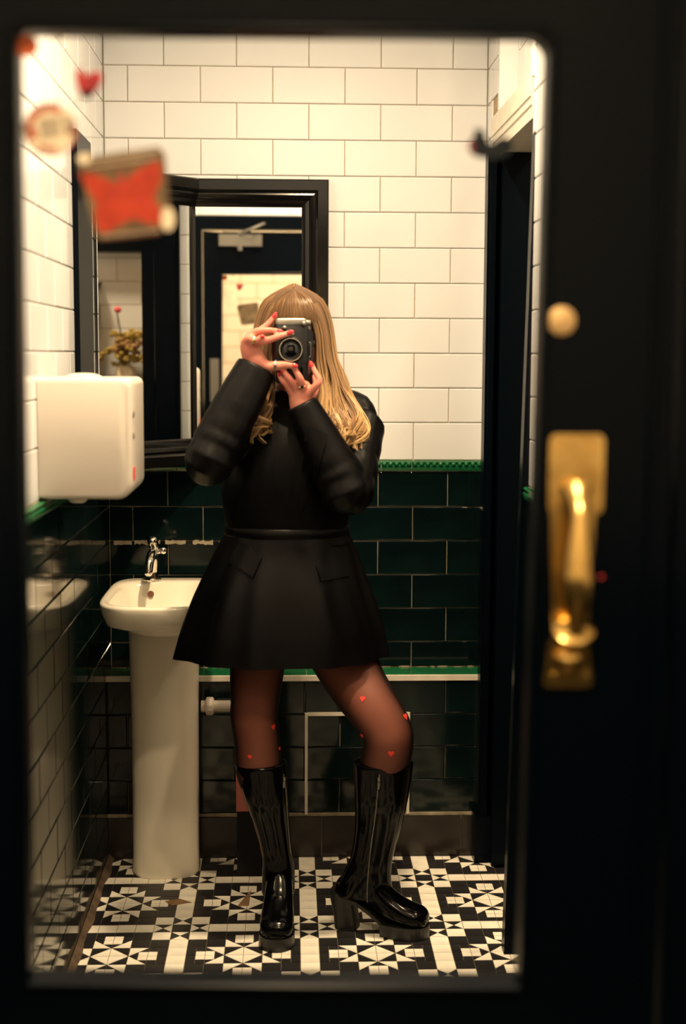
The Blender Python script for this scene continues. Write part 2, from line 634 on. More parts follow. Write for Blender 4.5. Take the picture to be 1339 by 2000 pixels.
# normal +x: s runs along z x x = +y ; origin at the far corner, s negative towards the door
near = lambda s: YW + s > 2.62
lay_tiles(WALL_LEFT, OL, (1, 0, 0), YM - YW, 0.0, WHITE_ROWS, M['white_tile'], -0.06, single=near)
lay_tiles(WALL_LEFT, OL, (1, 0, 0), YM - YW, 0.0, GREEN_ROWS, M['green_tile'], -0.06, single=near)
LOWLEFT = [(1.026 - (k + 1) * T, 1.026 - k * T) for k in range(4, 9)] + [(0.004, 1.026 - 9 * T)]
lay_tiles(WALL_LEFT, OL, (1, 0, 0), YM - YW, 0.0, LOWLEFT, M['green_tile'], -0.06 + HP, single=near)

DY0, DY1, DZ = 3.30, 3.89, 2.035
mb = MB()
for (y0, y1, z0, z1) in ((YM, DY0, 1.14, ZC), (DY1, YW + 0.12, 1.14, ZC), (DY0, DY1, DZ, 2.13)):
    mb.box(XR + G, XR + 0.11, y0, y1, z0, z1)
for (y0, y1) in ((YM, DY0), (DY1, YW + 0.12)):
    mb.box(XR + G, XR + 0.11, y0, y1, 0, 1.14, 1)
mb.box(XR + 0.05, XR + 0.11, DY0, DY1, 2.13, ZC)
WALL_RIGHT = structure('wall_right', mb, [M['grout_tan'], M['grout_beige']])
OR = (XR + TH, 0.0, 0)
# normal -x: s runs along z x (-x) = -y


def cut_right(z0, z1):
    return [(-3.975 if z0 < 2.12 else -3.84, -DY0)]


near_r = lambda s: -s > 2.85
lay_tiles(WALL_RIGHT, OR, (-1, 0, 0), -YW, -YM, WHITE_ROWS, M['white_tile'], -YW + 0.05, cut=cut_right, single=near_r)
lay_tiles(WALL_RIGHT, OR, (-1, 0, 0), -YW, -YM, GREEN_ROWS + LOWLEFT, M['green_tile'], -YW + 0.05, cut=cut_right, single=near_r)
lay_tiles(WALL_RIGHT, (XR + 0.05 + TH - G, 0, 0), (-1, 0, 0), -3.82, -DY0 - 0.02, [r for r in WHITE_ROWS if r[1] > 2.14], M['white_tile'], -3.9, single=lambda s: True)
for (y0, y1, z0, z1) in ((DY0, DY0 + 0.022, 2.12, ZC), (3.82, 3.842, 2.12, ZC)):
    t = MB()
    t.box(XR - 0.004, XR + 0.055, y0, y1, z0, z1)
    t.build('niche_edging', M['white_tile'], WALL_RIGHT)

# green bead trim between the white and the green tiles
TRIM = structure('trim_1', (lambda m: (m.box(XL, XR, YW + 0.002, YW + 0.01, 1.1305, 1.1625), m)[1])(MB()), M['grout_beige'])


def bead_mesh(L, beads=True):
    m = MB()
    prof = [(0.0, -0.015), (-0.010, -0.015), (-0.013, -0.011), (-0.0135, 0.001), (-0.008, 0.004), (-0.010, 0.008), (-0.013, 0.012), (-0.009, 0.0155), (0.0, 0.0155)]
    m.rings([[Vector((sx * (L / 2 - 0.001), y, z)) for (y, z) in prof] for sx in (-1, 1)], True)
    if beads:
        k = int(L / 0.0175)
        for i in range(k):
            x = (i + 0.5) / k * L - L / 2
            m.ball((x, -0.013, 0.006), 0.0072, 0.008, 0.0075, 8, 5)
    return m.mesh('bead_tile', M['trim_green'], True)


BEAD = {}
for a, b in ((-0.528, -0.33), (-0.33, -0.13), (-0.13, 0.07), (0.07, 0.27), (0.27, 0.36), (0.36, 0.568)):
    o = link('bead_tile', BEAD.setdefault(round(b - a, 3), bead_mesh(b - a)), TRIM)
    o.location = ((a + b) / 2, YW + 0.006, 1.1465)
for nm, X, sgn, spans in (('trim_2', XL, 1, [(y, y + 0.2) for y in (2.66, 2.86, 3.06, 3.26, 3.46, 3.66, 3.86)]), ('trim_3', XR, -1, [(2.9, 3.1), (3.1, 3.29)])):
    m = MB()
    if nm == 'trim_3':
        m.box(XR - 0.001, XR + 0.008, 1.70, 3.29, 1.1305, 1.1625)
    else:
        m.box(XL - 0.008, XL + 0.001, 1.70, YW, 1.1305, 1.1625)
    tr = structure(nm, m, M['grout_beige'])
    for a, b in spans:
        o = link('bead_tile', BEAD.setdefault(-round(b - a, 3), bead_mesh(b - a, False)), tr)
        o.rotation_euler = (0, 0, math.radians(90 * sgn))
        o.location = (X, (a + b) / 2, 1.1465)

# brown cement fillet along the foot of the left wall
mb = MB()
rg = []
for i in range(30):
    y = 3.0 + i * 0.033
    wv = 0.016 + 0.010 * noise.noise(Vector((y * 9, 0, 0)))
    rg.append([Vector((XL + 0.001, y, 0.016)), Vector((XL + wv * 0.5, y, 0.008)), Vector((XL + wv, y, 0.001)), Vector((XL + 0.001, y, 0.001))])
mb.rings(rg)
structure('trim_4', mb, M['cement'], True)

# ------------------------------------------------------------------ patterned floor
Q = 0.047
U0, V0 = 0.2156, 3.2825
TRI, SQ = 'tri', 'sq'
CELL = []


def rot4(poly, white):
    for k in range(4):
        CELL.append(([((x, y), (-y, x), (-x, -y), (y, -x))[k] for (x, y) in poly], white))


rot4([(0, 0), (1, 0), (0, 1)], True)
rot4([(1, 0), (1, 1), (0, 1)], False)
for s in (1, -1):
    rot4([(-2, s), (-1, s), (-1, 0)], True)
    rot4([(-2.5, 0), (-2, 0), (-2, 0.5 * s), (-2.5, 0.5 * s)], True)
    rot4([(-2, 0), (-1.5, 0), (-1.5, 0.5 * s), (-2, 0.5 * s)], True)
    rot4([(-2, 0.5 * s), (-1.5, 0.5 * s), (-2, s)], False)
    rot4([(-1.5, 0), (-1, 0), (-1.5, 0.5 * s)], False)
    rot4([(-3, 0), (-2.5, 0), (-2.5, s), (-3, s)], False)
    rot4([(-2.5, 0.5 * s), (-2, 0.5 * s), (-2, s), (-2.5, s)], False)
    rot4([(-3, s), (-2, s), (-2, 2 * s), (-3, 2 * s)], False)
rot4([(-2, 1), (-1, 1), (-1, 2), (-2, 2)], False)
rot4([(-3, 2), (-2, 2), (-2, 3), (-3, 3)], True)
for k in range(-2, 2):
    CELL.append(([(-4, k), (-3, k), (-3, k + 1), (-4, k + 1)], True))
    CELL.append(([(k, -4), (k + 1, -4), (k + 1, -3), (k, -3)], True))
for v in (2, -3):
    c = (-3.5, v + 0.5)
    p = [(-4, v), (-3, v), (-3, v + 1), (-4, v + 1)]
    for i in range(4):
        CELL.append(([p[i], p[(i + 1) % 4], c], i % 2 == 0))
    c = (v + 0.5, -3.5)
    p = [(v, -4), (v + 1, -4), (v + 1, -3), (v, -3)]
    for i in range(4):
        CELL.append(([p[i], p[(i + 1) % 4], c], i % 2 == 1))
CELL.append(([(-4, -4), (-3, -4), (-3, -3), (-4, -3)], False))


def clip(poly, x0, x1, y0, y1):
    for ax, lim, sg in ((0, x0, 1), (0, x1, -1), (1, y0, 1), (1, y1, -1)):
        out = []
        for i in range(len(poly)):
            a, b = poly[i], poly[(i + 1) % len(poly)]
            da, db = sg * (a[ax] - lim), sg * (b[ax] - lim)
            if da >= 0:
                out.append(a)
            if da * db < 0:
                t = da / (da - db)
                out.append((a[0] + (b[0] - a[0]) * t, a[1] + (b[1] - a[1]) * t))
        poly = out
        if len(poly) < 3:
            return None
    return poly


def shrink(poly, d):
    """Inset a convex polygon by d."""
    A = sum(poly[i][0] * poly[(i + 1) % len(poly)][1] - poly[(i + 1) % len(poly)][0] * poly[i][1] for i in range(len(poly)))
    if A < 0:
        poly = poly[::-1]
    n = len(poly)
    out = []
    for i in range(n):
        p0, p1, p2 = Vector(poly[i - 1]), Vector(poly[i]), Vector(poly[(i + 1) % n])
        e1, e2 = (p1 - p0).normalized(), (p2 - p1).normalized()
        n1, n2 = Vector((-e1.y, e1.x)), Vector((-e2.y, e2.x))
        m = (n1 + n2)
        k = m.dot(n1)
        if k < 0.12:
            k = 0.12
        out.append(p1 + m * (d / k))
    return out


def piece(poly, z1=0.0):
    n = len(poly)
    top = [(p[0], p[1], z1) for p in poly]
    bot = [(p[0], p[1], -0.003) for p in poly]
    return top + bot, [tuple(range(n))] + [(i, (i + 1) % n, (i + 1) % n + n, i + n)[::-1] for i in range(n)]


pieces = []
for cu in range(-3, 8):
    for cv in range(-7, 3):
        for poly, white in CELL:
            P = [(U0 + (x + 7 * cu) * Q, V0 + (y + 7 * cv) * Q) for x, y in poly]
            P = clip(P, XL + 0.012, 0.66 if True else XR, YM + 0.03, YB - 0.009)
            if not P:
                continue
            ar = abs(sum(P[i][0] * P[(i + 1) % len(P)][1] - P[(i + 1) % len(P)][0] * P[i][1] for i in range(len(P)))) / 2
            if ar < 2e-5:
                continue
            cx, cy = sum(p[0] for p in P) / len(P), sum(p[1] for p in P) / len(P)
            if cx > XR + 0.0 and not (DY0 < cy < DY1):
                continue
            pieces.append((P, white, ar, cx, cy))
vis = [p for p in pieces if 3.20 < p[4] < 3.80 and -0.48 < p[3] < 0.52]
vis.sort(key=lambda p: -p[2] / p[4])
own = set(id(p) for p in vis[:290])
rest = (MB(), MB())
for p in pieces:
    P, white, ar, cx, cy = p
    S = shrink(P, 0.0007)
    dz = RND.uniform(-0.0004, 0.0002)
    if id(p) in own:
        loc = [(q[0] - cx, q[1] - cy) for q in S]
        vs, fs = piece(loc)
        key = ('fl', white, tuple((round(a, 4), round(b, 4)) for a, b in loc))
        if key not in MESHES:
            m = MB()
            m.add(vs, fs)
            MESHES[key] = m.mesh('floor_tile', M['floor_white' if white else 'floor_black'])
        o = link('floor_tile', MESHES[key], FLOOR)
        o.location = (cx, cy, dz)
    else:
        vs, fs = piece([(q[0], q[1]) for q in S], dz)
        rest[0 if white else 1].add(vs, fs)
tag(rest[0].build('cream_tile_field', M['floor_white'], FLOOR), kind='stuff')
tag(rest[1].build('black_tile_field', M['floor_black'], FLOOR), kind='stuff')

# ------------------------------------------------------------------ door with the mirror
TILT = 0.0
DX0, DX1 = -0.437, 0.505
TL, TR, BR, BL = Vector((-0.3064, 0, 1.834)), Vector((0.2955, 0, 1.8365)), Vector((0.2837, 0, 0.701)), Vector((-0.3157, 0, 0.7144))
root = bpy.data.objects.new('door_1', None)
COL.objects.link(root)
DOOR = tag(root, kind='structure', label='black painted door holding the tall mirror, brass handle on its stile')
DOOR['category'] = 'door'
ya, yb = Vector((0, YM - 0.018, 0)), Vector((0, 0.036, 0))


def dpiece(name, pts, y0=None, ext=None, mat='black_paint'):
    m = MB()
    m.prism([Vector(p) + (ya if y0 is None else Vector((0, y0, 0))) for p in pts], yb if ext is None else Vector((0, ext, 0)))
    return m.build(name, M[mat], DOOR)


LX0, LX1 = -0.395, 0.452
dpiece('stile', [(LX0, 0, 0.004), BL + Vector((0, 0, -0.70 + 0.0)) * 1 + Vector((0.0, 0, -0.01)), BL, TL, TL + Vector((0, 0, 0.19)), (LX0, 0, 2.03)])
dpiece('stile', [BR + Vector((0, 0, -0.697)), (LX1, 0, 0.004), (LX1, 0, 2.03), TR + Vector((0, 0, 0.19)), TR, BR])
dpiece('top_rail', [TL, TR, TR + Vector((0, 0, 0.19)), TL + Vector((0, 0, 0.193))])
dpiece('bottom_rail', [BL + Vector((0, 0, -0.709)), BR + Vector((0, 0, -0.697)), BR, BL])
# rounded upper corner of the mirror opening
cpts = [TR.copy()]
for i in range(9):
    a = math.pi / 2 * i / 8
    cpts.append(Vector((TR.x - 0.024 + 0.024 * math.sin(a), 0, TR.z - 0.024 + 0.024 * math.cos(a))))
dpiece('corner_fillet', cpts)


def bead(name, a, b, wid, hgt, out, yface, sgn):
    d = (b - a).normalized()
    nrm = Vector((d.z, 0, -d.x)) * out
    m = MB()
    prof = [(0.0, 0.0), (0.15, 0.8), (0.5, 1.0), (0.85, 0.7), (1.0, 0.0)]
    m.rings([[p + nrm * (wid * u) + Vector((0, yface + sgn * hgt * v, 0)) for u, v in prof] for p in (a, b)])
    return m.build(name, M['black_paint'], DOOR, True)


for yf, sg in ((YM - 0.018, -1), (YM + 0.018, 1)):
    bead('moulding', BR, TR, 0.012, 0.006, 1, yf, sg)
    bead('moulding', TL, BL, -0.012, 0.006, -1, yf, sg)
    bead('moulding', TL, TR, 0.012, 0.006, -1, yf, sg)
    bead('moulding', BL, BR, -0.012, 0.006, -1, yf, sg)
    bead('moulding', BR + Vector((0.135, 0, -0.5)), TR + Vector((0.128, 0, 0.15)), 0.012, 0.006, 1, yf, sg)
dpiece('frame_post', [(DX0, 0, 0.0), (LX0 - 0.004, 0, 0.0), (LX0 - 0.004, 0, 2.035), (DX0, 0, 2.098)], YM - 0.03, 0.062)
dpiece('frame_post', [(LX1 + 0.004, 0, 0.0), (DX1, 0, 0.0), (DX1, 0, 2.098), (LX1 + 0.004, 0, 2.035)], YM - 0.03, 0.062)
dpiece('frame_head', [(LX0 - 0.004, 0, 2.035), (LX1 + 0.004, 0, 2.035), (DX1, 0, 2.098), (DX0, 0, 2.098)], YM - 0.03, 0.062)
m = MB()
m.prism([TL + Vector((-0.008, YM - 0.002, 0.008)), TR + Vector((0.008, YM - 0.002, 0.008)), BR + Vector((0.008, YM - 0.002, -0.008)), BL + Vector((-0.008, YM - 0.002, -0.008))], (0, 0.004, 0))
m.build('glass_pane', M['clear'], DOOR)

# brass pull handle
hy = YM - 0.018
HT, HB = Vector((0.3385, hy, 1.3815)), Vector((0.3335, hy, 1.0775))
m = MB()


def plate(z0, z1, w0, w1, cx, r=0.008, th=0.004):
    pts = []
    for (sx, sz, z, wd) in ((1, 1, z1, w1), (-1, 1, z1, w1), (-1, -1, z0, w0), (1, -1, z0, w0)):
        for k in range(5):
            a = {(1, 1): 0, (-1, 1): 90, (-1, -1): 180, (1, -1): 270}[(sx, sz)] + k * 22.5
            pts.append(Vector((cx + sx * (wd - r) + r * math.cos(math.radians(a)), hy, z - sz * r + r * math.sin(math.radians(a)))))
    return pts


m.prism(plate(1.287, 1.3815, 0.0325, 0.0325, 0.338), (0, -0.005, 0))
m.prism(plate(1.0775, 1.138, 0.030, 0.024, 0.3335), (0, -0.005, 0))
m.prism(plate(1.13, 1.30, 0.021, 0.027, 0.3355, 0.004), (0, -0.003, 0))
HANDLE = m.build('handle', M['brass'], DOOR)
m = MB()
zz = lambda z: Vector((lerp(0.3335, 0.3385, (z - 1.0775) / 0.304), 0, z))
grip = [(1.325, 0.006, 0.008), (1.318, 0.018, 0.014), (1.308, 0.012, 0.024), (1.296, 0.009, 0.034), (1.28, 0.0095, 0.039), (1.24, 0.0145, 0.042), (1.215, 0.017, 0.043), (1.19, 0.0155, 0.042), (1.165, 0.010, 0.037), (1.158, 0.010, 0.034), (1.153, 0.025, 0.028), (1.142, 0.021, 0.020), (1.128, 0.007, 0.012), (1.116, 0.017, 0.012), (1.104, 0.014, 0.009), (1.096, 0.006, 0.006)]
m.tube([zz(z) + Vector((0, hy - d, 0)) for z, r, d in grip], [(r, r * 0.8) for z, r, d in grip], n=14, sub=3, ref=Vector((1, 0, 0)), round_ends=True)
m.build('grip', M['brass'], HANDLE, True)
for dx in (-0.02, 0.02):
    for z in (1.362, 1.298, 1.092):
        m = MB()
        m.lathe((0.336 + dx, hy - 0.004, z), (0, -1, 0), [(0, 0.0045), (0.0025, 0.0035), (0.003, 0.0)], 10)
        m.build('screw', M['brass'], HANDLE, True)
m = MB()
m.lathe((0.317, hy, 1.5135), (0, -1, 0), [(0, 0.0165), (0.003, 0.0165), (0.005, 0.013), (0.0055, 0.0)], 24)
m.build('lock_disc', M['dull_brass'], DOOR, True)
m = MB()
m.lathe((0.3715, hy, 1.211), (0, -1, 0), [(0, 0.003), (0.002, 0.002), (0.0022, 0)], 8)
m.build('red_pin', M['st_crimson'], DOOR, True)
# inner face: closer and pull handle
m = MB()
m.box(-0.32, -0.125, YM + 0.018, YM + 0.06, 1.96, 2.012)
CLOSER = m.build('closer', M['silver'], DOOR)
m = MB()
m.tube([Vector((-0.225, YM + 0.06, 2.016)), Vector((-0.165, YM + 0.13, 2.03)), Vector((-0.115, YM + 0.04, 2.062))], 0.008, n=8, sub=1)
m.lathe((-0.225, YM + 0.045, 1.94), (0, 0, 1), [(0, 0.012), (0.085, 0.012)], 12)
m.build('closer_arm', M['silver'], CLOSER)
m = MB()
m.box(-0.365, -0.325, YM + 0.018, YM + 0.03, 1.25, 1.45)
IP = m.build('finger_plate', M['silver'], DOOR)

# wall round the door
mb = MB()
for (x0, x1, z0, z1) in ((XL - 0.1, DX0, 1.14, ZC), (DX1, XR + 0.1, 1.14, ZC), (DX0, DX1, 2.098, ZC)):
    mb.box(x0, x1, YM - 0.05, YM + 0.016, z0, z1)
for (x0, x1) in ((XL - 0.1, DX0), (DX1, XR + 0.1)):
    mb.box(x0, x1, YM - 0.05, YM + 0.016, 0, 1.14, 1)
WALL_FRONT = structure('wall_front', mb, [M['grout_tan'], M['grout_beige']])


def cut_front(z0, z1):
    return [(-DX1, -DX0)] if z0 < 2.098 else []


fr = [r if r[0] >= 2.098 or r[1] <= 2.098 else (2.0985, r[1]) for r in WHITE_ROWS]
lay_tiles(WALL_FRONT, (0, YM + 0.012, 0), (0, 1, 0), -XR, -XL, fr, M['white_tile'], 0.1, cut=cut_front, single=lambda s: True)
lay_tiles(WALL_FRONT, (0, YM + 0.012, 0), (0, 1, 0), -XR, -XL, GREEN_ROWS + LOWLEFT, M['green_tile'], 0.1, cut=lambda a, b: [(-DX1, -DX0)], single=lambda s: False)

for nm_, rows_, m_ in (('white', fr, 'white_tile'), ('green', GREEN_ROWS + LOWLEFT, 'green_tile')):
    lay_tiles(WALL_FRONT, (0, YM - 0.046, 0), (0, -1, 0), XL, XR, rows_, M[m_], 0.1, cut=lambda z0, z1: [(DX0, DX1)] if z0 < 2.098 else [], single=lambda s: False)

# the room on the near side of the mirror
wt = brick_mat('white_brick_tile', (0.80, 0.75, 0.66), (0.36, 0.27, 0.17), 0.206, 0.101)
gt = brick_mat('green_brick_tile', (0.004, 0.012, 0.009), (0.30, 0.25, 0.18), 0.206, 0.101)
mb = MB()
mb.box(XL - 0.1, XR + 0.1, 2 * YM - YW - 0.1, 2 * YM - YW, 1.16, ZC)
mb.box(XL - 0.1, XR + 0.1, 2 * YM - YW - 0.1, 2 * YM - YW, 0, 1.16, 1)
structure('wall_behind', mb, [wt, gt])
mb = MB()
mb.box(XL - 0.1, XL, 2 * YM - YW, YM - 0.02, 1.16, ZC)
mb.box(XL - 0.1, XL, 2 * YM - YW, YM - 0.02, 0, 1.16, 1)
mb.box(XR, XR + 0.1, 2 * YM - YW, YM - 0.02, 1.16, ZC)
mb.box(XR, XR + 0.1, 2 * YM - YW, YM - 0.02, 0, 1.16, 1)
structure('wall_sides', mb, [wt, gt])

# ceiling lamps
for nm, lx, y, lab in (('ceiling_lamp', 0.09, 2.92, 'round recessed ceiling lamp right above the person with the camera'), ('ceiling_lamp', 0.05, 2.0, 'round recessed ceiling lamp just inside the mirror door'), ('ceiling_lamp', 0.05, 0.26, 'round recessed ceiling lamp on the near side of the mirror door')):
    c = thing(nm, lab, 'lamp', (lx, y, ZC))
    m = MB()
    m.lathe((lx, y, ZC), (0, 0, -1), [(0, 0.075), (0.012, 0.075), (0.016, 0.066), (0.012, 0.058), (0.0, 0.058)], 28, caps=False)
    m.build('ring', M['white_trim'], c, True)
    m = MB()
    m.lathe((lx, y, ZC), (0, 0, -1), [(0.0, 0.058), (0.006, 0.05), (0.008, 0.0)], 24, caps=False)
    m.build('diffuser', M['lamp_glass'], c, True)

# ------------------------------------------------------------------ doorway in the right wall and corridor
root2 = bpy.data.objects.new('door_2', None)
COL.objects.link(root2)
D2 = tag(root2, kind='structure', label='black doorway in the right wall, its leaf standing open')
D2['category'] = 'doorway'
m = MB()
m.box(XR - 0.012, XR + 0.10, DY1, 3.975, 0.0, DZ)
m.box(XR - 0.018, XR + 0.0, 3.905, 3.96, 0.0, DZ)
m.build('far_post', M['black_paint'], D2)
m = MB()
m.box(XR - 0.03, XR + 0.02, 3.885, 3.975, 0.0, 0.14)
m.build('plinth_block', M['black_paint'], D2)
m = MB()
rt = Matrix.Translation((XR, DY0, 1.474)) @ Matrix.Rotation(math.radians(1.1), 4, 'Y') @ Matrix.Translation((-XR, -DY0, -1.474))
m.box(XR - 0.010, XR + 0.08, DY0 - 0.035, DY0 + 0.004, 0.0, 2.10)
m.v = [tuple(rt @ Vector(p)) for p in m.v]
m.build('near_post', M['black_paint'], D2)
for k, (x0, y0, z0, z1) in enumerate(((XR - 0.008, 0, 2.075, 2.125), (XR - 0.005, 0, DZ + 0.020, 2.075), (XR - 0.002, 0, DZ - 0.012, DZ + 0.020))):
    m = MB()
    m.box(x0, XR + 0.1, DY0 + 0.004, 3.93, z0, z1)
    m.build('head_moulding', M['white_trim'], D2)
m = MB()
m.box(XR + 0.015, XR + 0.63, DY1 - 0.045, DY1 - 0.005, 0.008, DZ - 0.014)
LEAF = m.build('leaf', M['black_paint'], D2)
for z0, z1 in ((0.25, 0.95), (1.15, 1.85)):
    m = MB()
    m.box(XR + 0.10, XR + 0.55, DY1 - 0.052, DY1 - 0.045, z0, z1)
    m.build('panel', M['black_paint'], LEAF)

mb = MB()
mb.box(1.75 + G, 1.85, 2.2, 4.3, 1.14, ZC)
mb.box(1.75 + G, 1.85, 2.2, 4.3, 0, 1.14, 1)
WALL_FAR = structure('wall_corridor', mb, [M['grout_tan'], M['grout_beige']])
lay_tiles(WALL_FAR, (1.75 + TH, 0, 0), (-1, 0, 0), -4.2, -3.0, [r for r in WHITE_ROWS if r[0] < 2.0], M['white_tile'], 0.05, single=lambda s: True)
lay_tiles(WALL_FAR, (1.75 + TH, 0, 0), (-1, 0, 0), -4.2, -3.0, GREEN_ROWS, M['green_tile'], 0.05, single=lambda s: False)
mb = MB()
mb.box(0.68, 1.85, 2.1, 2.2, 0, ZC)
mb.box(0.70, 1.85, 4.25, 4.3, 0, ZC)
structure('wall_corridor_ends', mb, M['ceiling'])
m = MB()
m.box(1.66, 1.76, 2.9, 4.24, 1.90, ZC)
structure('trim_5', m, M['black_paint'])

# ------------------------------------------------------------------ framed wall mirror in the corner
MIR = thing('wall_mirror', 'black moulded corner mirror hung above the washbasin', 'mirror', (-0.1, YW, 1.15))
A0 = Vector((-0.273, YW, 0))
ang = math.radians(46)
dpan = Vector((-math.cos(ang), -math.sin(ang), 0))
LP = (XL + 0.006 - A0.x) / dpan.x
B0 = A0 + dpan * LP
PROF = [(0.0, 0.0), (0.0, 0.036), (0.004, 0.040), (0.030, 0.040), (0.034, 0.036), (0.038, 0.030), (0.044, 0.032), (0.052, 0.028), (0.056, 0.020), (0.064, 0.018), (0.072, 0.014), (0.0765, 0.010), (0.0765, 0.0)]
ZT, ZB = 1.9675, 1.152


def rail(name, a, b, inward, outw, mit0, mit1):
    """A moulded length from a to b; inward: direction of the profile's width; outw: direction of its depth; mitres shift the ends along a-b."""
    d = (b - a).normalized()
    m = MB()
    m.rings([[p + inward * u + outw * v + d * (sg * u * mt) for (u, v) in PROF] for p, sg, mt in ((a, 1, mit0), (b, -1, mit1))])
    return m.build(name, M['black_frame'], MIR, 30)


n1 = Vector((0, -1, 0))
n2 = Vector((math.sin(ang), -math.cos(ang), 0))
XRF = 0.112
up, dn = Vector((0, 0, 1)), Vector((0, 0, -1))
at0 = A0 + Vector((0, -0.001, 0))
rail('top_rail', at0 + Vector((-0.004, 0, ZT)), Vector((XRF, YW - 0.001, ZT)), dn, n1, 0, 1)
rail('bottom_rail', at0 + Vector((-0.004, 0, ZB)), Vector((XRF, YW - 0.001, ZB)), up, n1, 0, 1)
rail('right_stile', Vector((XRF, YW - 0.001, ZB)), Vector((XRF, YW - 0.001, ZT)), Vector((-1, 0, 0)), n1, 1, 1)
rail('angled_top_rail', at0 + Vector((0, 0, ZT)) - dpan * 0.004, B0 + Vector((0, 0, ZT)), dn, n2, 0, 0)
rail('angled_bottom_rail', at0 + Vector((0, 0, ZB)) - dpan * 0.004, B0 + Vector((0, 0, ZB)), up, n2, 0, 0)
m = MB()
m.box(XL + 0.0005, XL + 0.014, 3.46, 3.70, ZB, 2.013)
m.build('left_stile', M['black_paint'], MIR)
m = MB()
m.box(A0.x, XRF - 0.06, YW - 0.010, YW - 0.001, ZB + 0.06, ZT - 0.06)
m.build('mirror_glass', M['mirror'], MIR)
m = MB()
q0, q1 = A0 + n2 * 0.010, B0 + n2 * 0.010
m.prism([q0 + Vector((0, 0, ZB + 0.06)), q1 + Vector((0, 0, ZB + 0.06)), q1 + Vector((0, 0, ZT - 0.06)), q0 + Vector((0, 0, ZT - 0.06))], -n2 * 0.004)
m.build('angled_mirror_glass', M['mirror'], MIR)
m = MB()
m.prism([A0 + Vector((0, 0, ZT)), B0 + Vector((0, 0, ZT)), Vector((XL + 0.001, YW - 0.001, ZT))], (0, 0, -0.012))
m.build('top_board', M['black_frame'], MIR)

# ------------------------------------------------------------------ towel dispenser
DSP = thing('towel_dispenser', 'white plastic towel dispenser on the tiled left wall above the basin', 'dispenser', (XL, 3.05, 1.3))
rg = []
zt, zb = 1.4215, 1.166
prot = 0.197
for i, (y, ins) in enumerate(((2.930, 0.010), (2.933, 0.004), (2.942, 0.0), (3.0, 0.0), (3.17, 0.0), (3.18, 0.008))):
    ring = []
    hx, hz = prot - ins, (zt - zb) / 2 - ins
    zc = (zt + zb) / 2
    for (cx, cz, r, a0) in ((hx, hz, 0.016, 90), (hx, -hz, 0.032, 0)):
        for k in range(7):
            a = math.radians(a0 - k * 15)
            ring.append(Vector((XL + cx - r + r * math.cos(a), y, zc + cz - math.copysign(r, cz) + r * math.sin(a))))
    ring += [Vector((XL + 0.001, y, zc - hz)), Vector((XL + 0.001, y, zc + hz))]
    rg.append(ring)
m = MB()
m.rings(rg)
m.build('cover', M['plastic'], DSP, 40)
m = MB()
m.ball((XL + 0.085, 3.02, zt), 0.04, 0.05, 0.010, 16, 8)
m.build('lid_bump', M['plastic'], DSP, True)
m = MB()
m.lathe((XL + 0.075, 2.975, zb + 0.004), (0, 0, -1), [(0, 0.021), (0.010, 0.020), (0.015, 0.013), (0.016, 0.0)], 18)
m.build('knob', M['plastic'], DSP, True)
m = MB()
m.box(XL + prot - 0.004, XL + prot + 0.0012, 2.946, 2.975, 1.205, 1.232)
t = m.build('red_tab', M['red'], DSP)
for z in (1.30, 1.345):
    m = MB()
    m.ball((XL + prot, 2.958, z), 0.003, 0.006, 0.009, 8, 6)
    m.build('catch', M['silver'], DSP, True)

# ------------------------------------------------------------------ washbasin
BAS = thing('washbasin', 'white ceramic pedestal washbasin in the left corner', 'washbasin', (-0.345, 3.80, 0))
BX = -0.340


def dshape(hw, y0, y1, n=40, bow=0.03, r=0.05):
    """Outline seen from above: straight back at y1, bowed front at y0."""
    pts = []
    for i in range(n):
        a = 2 * math.pi * i / n
        c, s = math.cos(a), math.sin(a)
        ex = 2 / 5.0
        x = math.copysign(abs(c) ** ex, c) * hw
        y = math.copysign(abs(s) ** ex, s)
        yy = (y0 + y1) / 2 + y * (y1 - y0) / 2
        if y < 0:
            yy += bow * (x / hw) ** 2 * (-y)
        pts.append((x, yy))
    return pts


def basin_ring(hw, y0, y1, z, bow=0.03, zb_=None):
    return [Vector((BX + x, y, z if zb_ is None else lerp(z, zb_, (y - y0) / (y1 - y0)))) for x, y in dshape(hw, y0, y1, bow=bow)]


YF, YK = 3.465, 3.948
rg = [basin_ring(0.085, 3.64, YK - 0.02, 0.745, 0.02), basin_ring(0.112, 3.56, YK - 0.01, 0.752), basin_ring(0.142, 3.50, YK - 0.004, 0.77), basin_ring(0.151, 3.475, YK, 0.80),
      basin_ring(0.1555, YF, YK, 0.826), basin_ring(0.1545, YF + 0.002, YK - 0.001, 0.831), basin_ring(0.149, YF + 0.009, YK - 0.004, 0.834), basin_ring(0.138, YF + 0.020, YK - 0.075, 0.833),
      basin_ring(0.131, YF + 0.027, YK - 0.082, 0.826), basin_ring(0.112, YF + 0.045, YK - 0.095, 0.775), basin_ring(0.08, YF + 0.09, YK - 0.13, 0.742), basin_ring(0.02, YF + 0.15, YK - 0.19, 0.736)]
m = MB()
m.rings(rg)
BASIN = m.build('basin', M['ceramic'], BAS, 60)
m = MB()
m.lathe((BX, 3.69, 0.7365), (0, 0, 1), [(0, 0.02), (0.003, 0.02), (0.003, 0.012), (0.0, 0.010), (0.0, 0)], 18)
m.build('waste_ring', M['chrome'], BASIN, True)
m = MB()
m.lathe((BX - 0.048, YK - 0.0935, 0.803), (0, -1, 0.25), [(0, 0.009), (0.002, 0.008), (0.0025, 0.0)], 14)
m.build('overflow_hole', M['st_brown'], BASIN, True)
